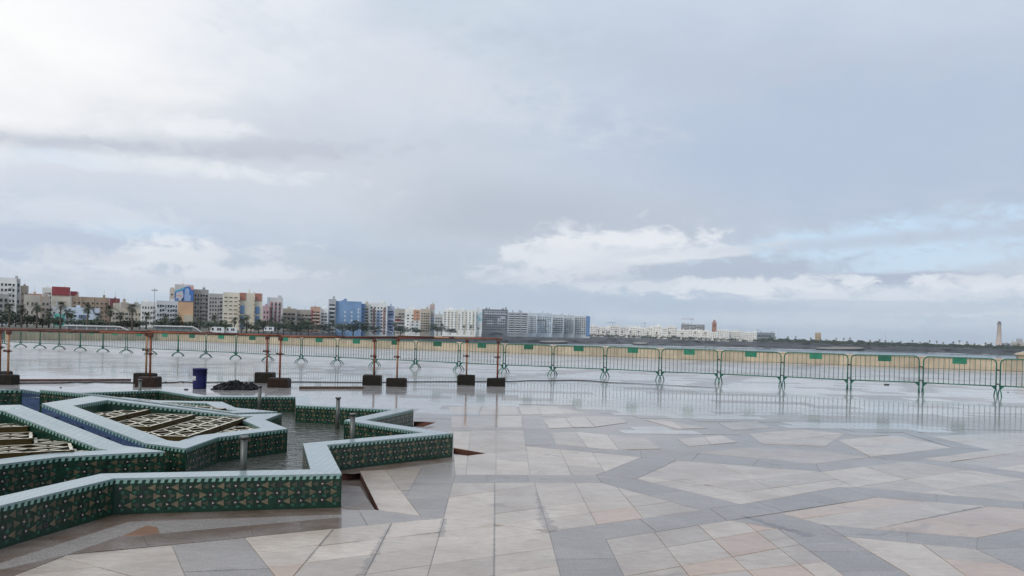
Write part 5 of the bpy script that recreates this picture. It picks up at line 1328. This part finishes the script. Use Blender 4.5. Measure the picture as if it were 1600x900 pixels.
# ---- palms and trees
def palm_meshes(seed, hgt):
    r = random.Random(seed); m = MB(); lx = r.uniform(-.4, .4)
    m.tube([(0, 0, -1), (lx * .3, 0, hgt * .35), (lx * .7, 0, hgt * .7), (lx, 0, hgt)], [.30, .22, .19, .24], 8)
    tr = m.mesh('trunk', M_TRUNK); m = MB()
    for k in range(34):                                      # fan of fronds, the old ones hanging against the trunk
        az = r.uniform(0, 2 * PI); e = r.choice([1.2, .8, .45, .1, -.3, -.8]) + r.uniform(-.2, .2); L = r.uniform(1.5, 2.3) * (.8 if e < -.5 else 1)
        d = Vector((math.cos(az), math.sin(az), 0)); p = Vector((lx, 0, hgt)); a = e; n = 5; pts = []
        for i in range(n + 1): pts.append(p.copy()); p = p + (d * math.cos(a) + Vector((0, 0, math.sin(a)))) * L / n; a -= .28
        sd_ = Vector((-d.y, d.x, 0))
        for i in range(1, n):                                # leaflets to both sides, with gaps
            q = pts[i]; f = (pts[i + 1] - pts[i]).normalized(); w = .62 * math.sin(PI * (i + .6) / (n + 1.2)) + .12
            for s in (-1, 1):
                for t_ in (0, .5):
                    b0 = q + f * t_ * L / n; m.face([b0, b0 + f * L / n * .34, b0 + f * .32 + sd_ * s * w + Vector((0, 0, -.22 * w))], 0)
    return tr, m.mesh('crown', M_PALMLEAF)
def tree_meshes(seed, hgt, w):
    r = random.Random(seed); m = MB(); m.tube([(0, 0, -1), (0, 0, hgt * .3), (.1, 0, hgt * .55)], [.25, .2, .12], 6)
    for k in range(4): a = r.uniform(0, 6.3); m.tube([(0, 0, hgt * .3), (w * .25 * math.cos(a), w * .25 * math.sin(a), hgt * .65)], [.12, .05], 5)
    tr = m.mesh('trunk', M_TRUNK); m = MB()
    cl = [(Vector((r.uniform(-.36, .36) * w, r.uniform(-.36, .36) * w, hgt * r.uniform(.38, .82))), r.uniform(.18, .32) * w) for _ in range(9)]
    for k in range(620):
        c, rd = r.choice(cl); q = c + Vector((r.gauss(0, 1), r.gauss(0, 1), r.gauss(0, .75))).normalized() * rd * r.uniform(.6, 1.08)
        if q.z < hgt * .15: continue
        s = r.uniform(.16, .34); u = Vector((r.gauss(0, 1), r.gauss(0, 1), r.gauss(0, 1))).normalized() * s; v = u.orthogonal().normalized() * s * r.uniform(.5, .9)
        m.face([q - u, q + v, q + u, q - v], 0)
    return tr, m.mesh('crown', M_LEAF)
PMESH = [palm_meshes(40 + k, 7.) for k in range(4)]
TMESH = [tree_meshes(60 + k, 5., 5.5) for k in range(4)]
NP = [0]
def palm(px, yt, R, label, group=None, yb=None):
    p = at_ground(px, R); zt = at(px, yt, R).z - p.z
    if zt < 1.5: zt = 2.5
    t = thing('palm_tree', label, 'palm', p, random.uniform(0, 6.3), group); tr, crn = PMESH[NP[0] % 4]; NP[0] += 1
    s = zt / 8.2; sh = max(.8, min(1.35, s * 1.12)) 
    put('trunk', tr, t, None, 0, (sh, sh, s)); c = put('crown', crn, t, (0, 0, 7. * s - 7. * sh), 0, (sh, sh, sh)); return t
def tree(px, yt, R, w, label, group=None):
    p = at_ground(px, R); zt = max(1.2, at(px, yt, R).z - p.z)
    t = thing('broadleaf_tree', label, 'tree', p, random.uniform(0, 6.3), group); tr, crn = TMESH[NP[0] % 4]; NP[0] += 1
    s = zt / 4.5; sw = 1.4 * w * R / FOC / 5.8
    put('trunk', tr, t, None, 0, (s, s, s)); put('crown', crn, t, None, 0, (sw, sw, s)); return t
random.seed(77)
for a in [(14, 474, 215, 'tall palm before the white apartment block at the left edge'), (33, 477, 220, 'palm before the plain tan block, second from the left edge'), (57, 473, 215, 'tall palm before the pale blank house near the left edge'), (76, 483, 230, 'short palm before the white gabled house'),
          (94, 471, 200, 'tall dark palm left of the pale blue building'), (104, 484, 225, 'leaning palm before the left end of the pale blue building'), (111, 485, 228, 'palm twin to the leaning one before the pale blue building'), (135, 475, 180, 'thick-crowned palm before the middle of the pale blue building'), (152, 491, 225, 'short palm at the right end of the pale blue building'),
          (171, 479, 190, 'slim palm before the maroon end wall'), (188, 488, 230, 'palm before the low beige house row'), (206, 475, 195, 'tall palm with a full crown left of the lamp mast'), (228, 490, 230, 'palm just left of the lamp mast foot'), (258, 494, 240, 'palm before the white rounded block'), (278, 491, 260, 'palm at the foot of the mural building'),
          (312, 497, 260, 'palm before the grey flank of the mural building'), (335, 493, 262, 'palm before the weathered grey block'), (366, 497, 270, 'low palm before the cream block'), (377, 494, 268, 'palm under the left blue window column'), (385, 491, 275, 'tall palm between the two blue window columns'), (404, 500, 290, 'small palm under the right blue window column'), (424, 497, 300, 'palm before the pale narrow tower'),
          (443, 494, 310, 'tall palm at the right foot of the pale narrow tower'), (455, 499, 320, 'palm before the low beige balconied block'), (470, 498, 330, 'palm before the brown-grey balconied block'), (520, 500, 440, 'dark palm before the balcony stack of the blue wall'), (616, 503, 560, 'palm before the blue balconies'), (690, 505, 700, 'palm left of the white slab'),
          (725, 508, 740, 'palm before the middle of the white slab'), (736, 508, 745, 'palm before the right part of the white slab'), (747, 511, 760, 'small palm before the teal-marked end wall')]:
    palm(*a, group='palms along the corniche')
for a in [(3, 488, 225, 26, 'dark bushy tree at the left picture edge'), (24, 492, 226, 26, 'dark bushy tree between the two leftmost palms'), (42, 490, 228, 28, 'wide dark tree before the tan block'), (66, 494, 228, 24, 'dark tree left of the teal kiosk'), (84, 498, 220, 20, 'low dark tree before the teal kiosk'), (122, 499, 220, 26, 'low round tree before the pale blue building'), (146, 498, 222, 24, 'dark tree at the right end of the pale blue building'),
          (163, 501, 222, 22, 'low tree before the maroon end wall'), (182, 503, 224, 24, 'low tree before the low beige house row'), (198, 501, 226, 22, 'tree left of the tall full-crowned palm'), (218, 500, 228, 24, 'tree right of the tall full-crowned palm'), (250, 501, 240, 22, 'tree right of the lamp mast'), (268, 499, 255, 22, 'tree before the white rounded block'), (290, 503, 255, 26, 'tree before the mural building'), (326, 501, 258, 26, 'bushy tree at the grey flank'),
          (348, 502, 262, 24, 'bushy tree at the left foot of the cream block'), (392, 505, 272, 20, 'low tree between palms at the cream block'), (412, 501, 290, 22, 'tree before the low pink house'), (434, 503, 300, 22, 'tree at the foot of the pale narrow tower'), (463, 503, 322, 24, 'tree between the low balconied blocks'), (482, 504, 335, 24, 'tree before the orange balconied block'), (505, 507, 440, 18, 'tree left of the blue wall'), (535, 504, 445, 20, 'dark tree before the left part of the blue wall'),
          (552, 503, 450, 22, 'dark wide tree before the blue wall'), (566, 506, 452, 18, 'tree at the right foot of the blue wall'), (586, 510, 560, 16, 'tree before the red and blue strips'), (626, 510, 600, 18, 'tree before the maroon balcony storey'), (650, 513, 640, 18, 'low tree before the white block with orange panel'), (683, 508, 690, 18, 'dark tree below the slim white tower'), (704, 514, 730, 14, 'low tree at the left foot of the white slab')]:
    tree(*a, group='trees along the corniche')
for i, px in enumerate((935, 942, 952, 962, 972, 985, 998, 1012, 1026, 1046, 1066, 1086, 1102)):
    palm(px, 515.5 + (px - 935) * .024 + random.uniform(-1.2, 1.2), 1440, 'tiny dark palm before the far white row', 'far palms before the white row')
for px in list(range(1215, 1600, 13)):
    palm(px + random.uniform(-4, 4), 526 + (px - 1215) * .0245 + random.uniform(-2, 2.5), 1580, 'tiny far palm in the tree line of the point', 'far palms on the point')
def treeline():                                              # the far wooded shore reads as one mass
    m = MB(); r = random.Random(8)
    for px0, px1, y0, y1, h, n in ((922, 1060, 520, 523.5, 4.5, 420), (1060, 1185, 524, 529, 3.0, 260), (1185, 1300, 525.5, 529.5, 6., 1000), (1300, 1460, 529.5, 534.5, 6., 1400), (1460, 1620, 534.5, 538, 5., 900), (570, 760, 517.5, 520, 3., 260), (760, 925, 520.5, 522, 2.5, 260)):
        for k in range(n):
            px = r.uniform(px0, px1); q = (px - px0) / (px1 - px0); R = r.uniform(1455, 1600) if px > 900 else shore(px)[0] * r.uniform(1.03, 1.08) + 20; g = at_ground(px, R); yt = y0 + (y1 - y0) * q
            zt = at(px, yt, R).z; env = .55 + .45 * noise.noise(Vector((px * .12, 0, 3))) + .25 * noise.noise(Vector((px * .5, 2, 3)))
            hh_ = max(1.2, (zt - g.z) * env); w = r.uniform(1.2, 3.2) * max(.4, R / 1500)
            for c in range(5):
                z = g.z + hh_ * r.uniform(.2, 1.); s = w * r.uniform(.3, .7); o = Vector((g.x + r.uniform(-w, w), g.y + r.uniform(-w, w), z))
                u = Vector((r.gauss(0, 1), r.gauss(0, .6), r.gauss(0, 1))).normalized() * s; v = u.cross(Vector((.1, 1, .1))).normalized() * s * .7
                m.face([o - u, o + v, o + u, o - v], 0)
    tag(m.build('distant_trees', M_LEAF), kind='stuff')
treeline()
def surf():                                                  # thin broken lines of foam off the far shore
    m = MB(); r = random.Random(2)
    for px, py, w in ((1060, 541.5, 60), (1095, 541, 20), (1150, 543, 90), (1330, 547.5, 80), (1480, 552, 60), (1545, 553.5, 26), (970, 538.5, 90), (925, 536.5, 60), (1240, 546, 70)):
        n = 16
        pts = []
        for i in range(n + 1):
            x = px - w / 2 + w * i / n; pts.append((gp(x, py + .022 * (x - px) + .35 * noise.noise(Vector((x * .13, py, 1))) - .28, SEA + .15), gp(x, py + .022 * (x - px) + .35 * noise.noise(Vector((x * .2, py, 5))) + .28 * math.sin(PI * i / n), SEA + .15)))
        for i in range(n): m.face([(*pts[i][1], SEA + .12), (*pts[i + 1][1], SEA + .12), (*pts[i + 1][0], SEA + .12), (*pts[i][0], SEA + .12)], 0)
    tag(m.build('surf_foam', M_WHITE), kind='stuff')
surf()
# ---- damp sea air over the bay
def haze():
    m = bpy.data.materials.new('sea_haze'); m.use_nodes = True; nt = m.node_tree; nt.nodes.clear()
    o = nt.nodes.new('ShaderNodeOutputMaterial'); v = nt.nodes.new('ShaderNodeVolumePrincipled')
    v.inputs['Color'].default_value = (.86, .92, 1., 1); v.inputs['Density'].default_value = HAZE_D; v.inputs['Anisotropy'].default_value = .2
    nt.links.new(v.outputs[0], o.inputs['Volume'])
    b = MB(); b.box(-4700, 4700, -60, 5700, SEA - 3.5, 75)
    tag(b.build('haze', m), kind='stuff')
HAZE_D = .0001
haze()
for o in list(bpy.data.objects):
    if '_dims' in o: del o['_dims']
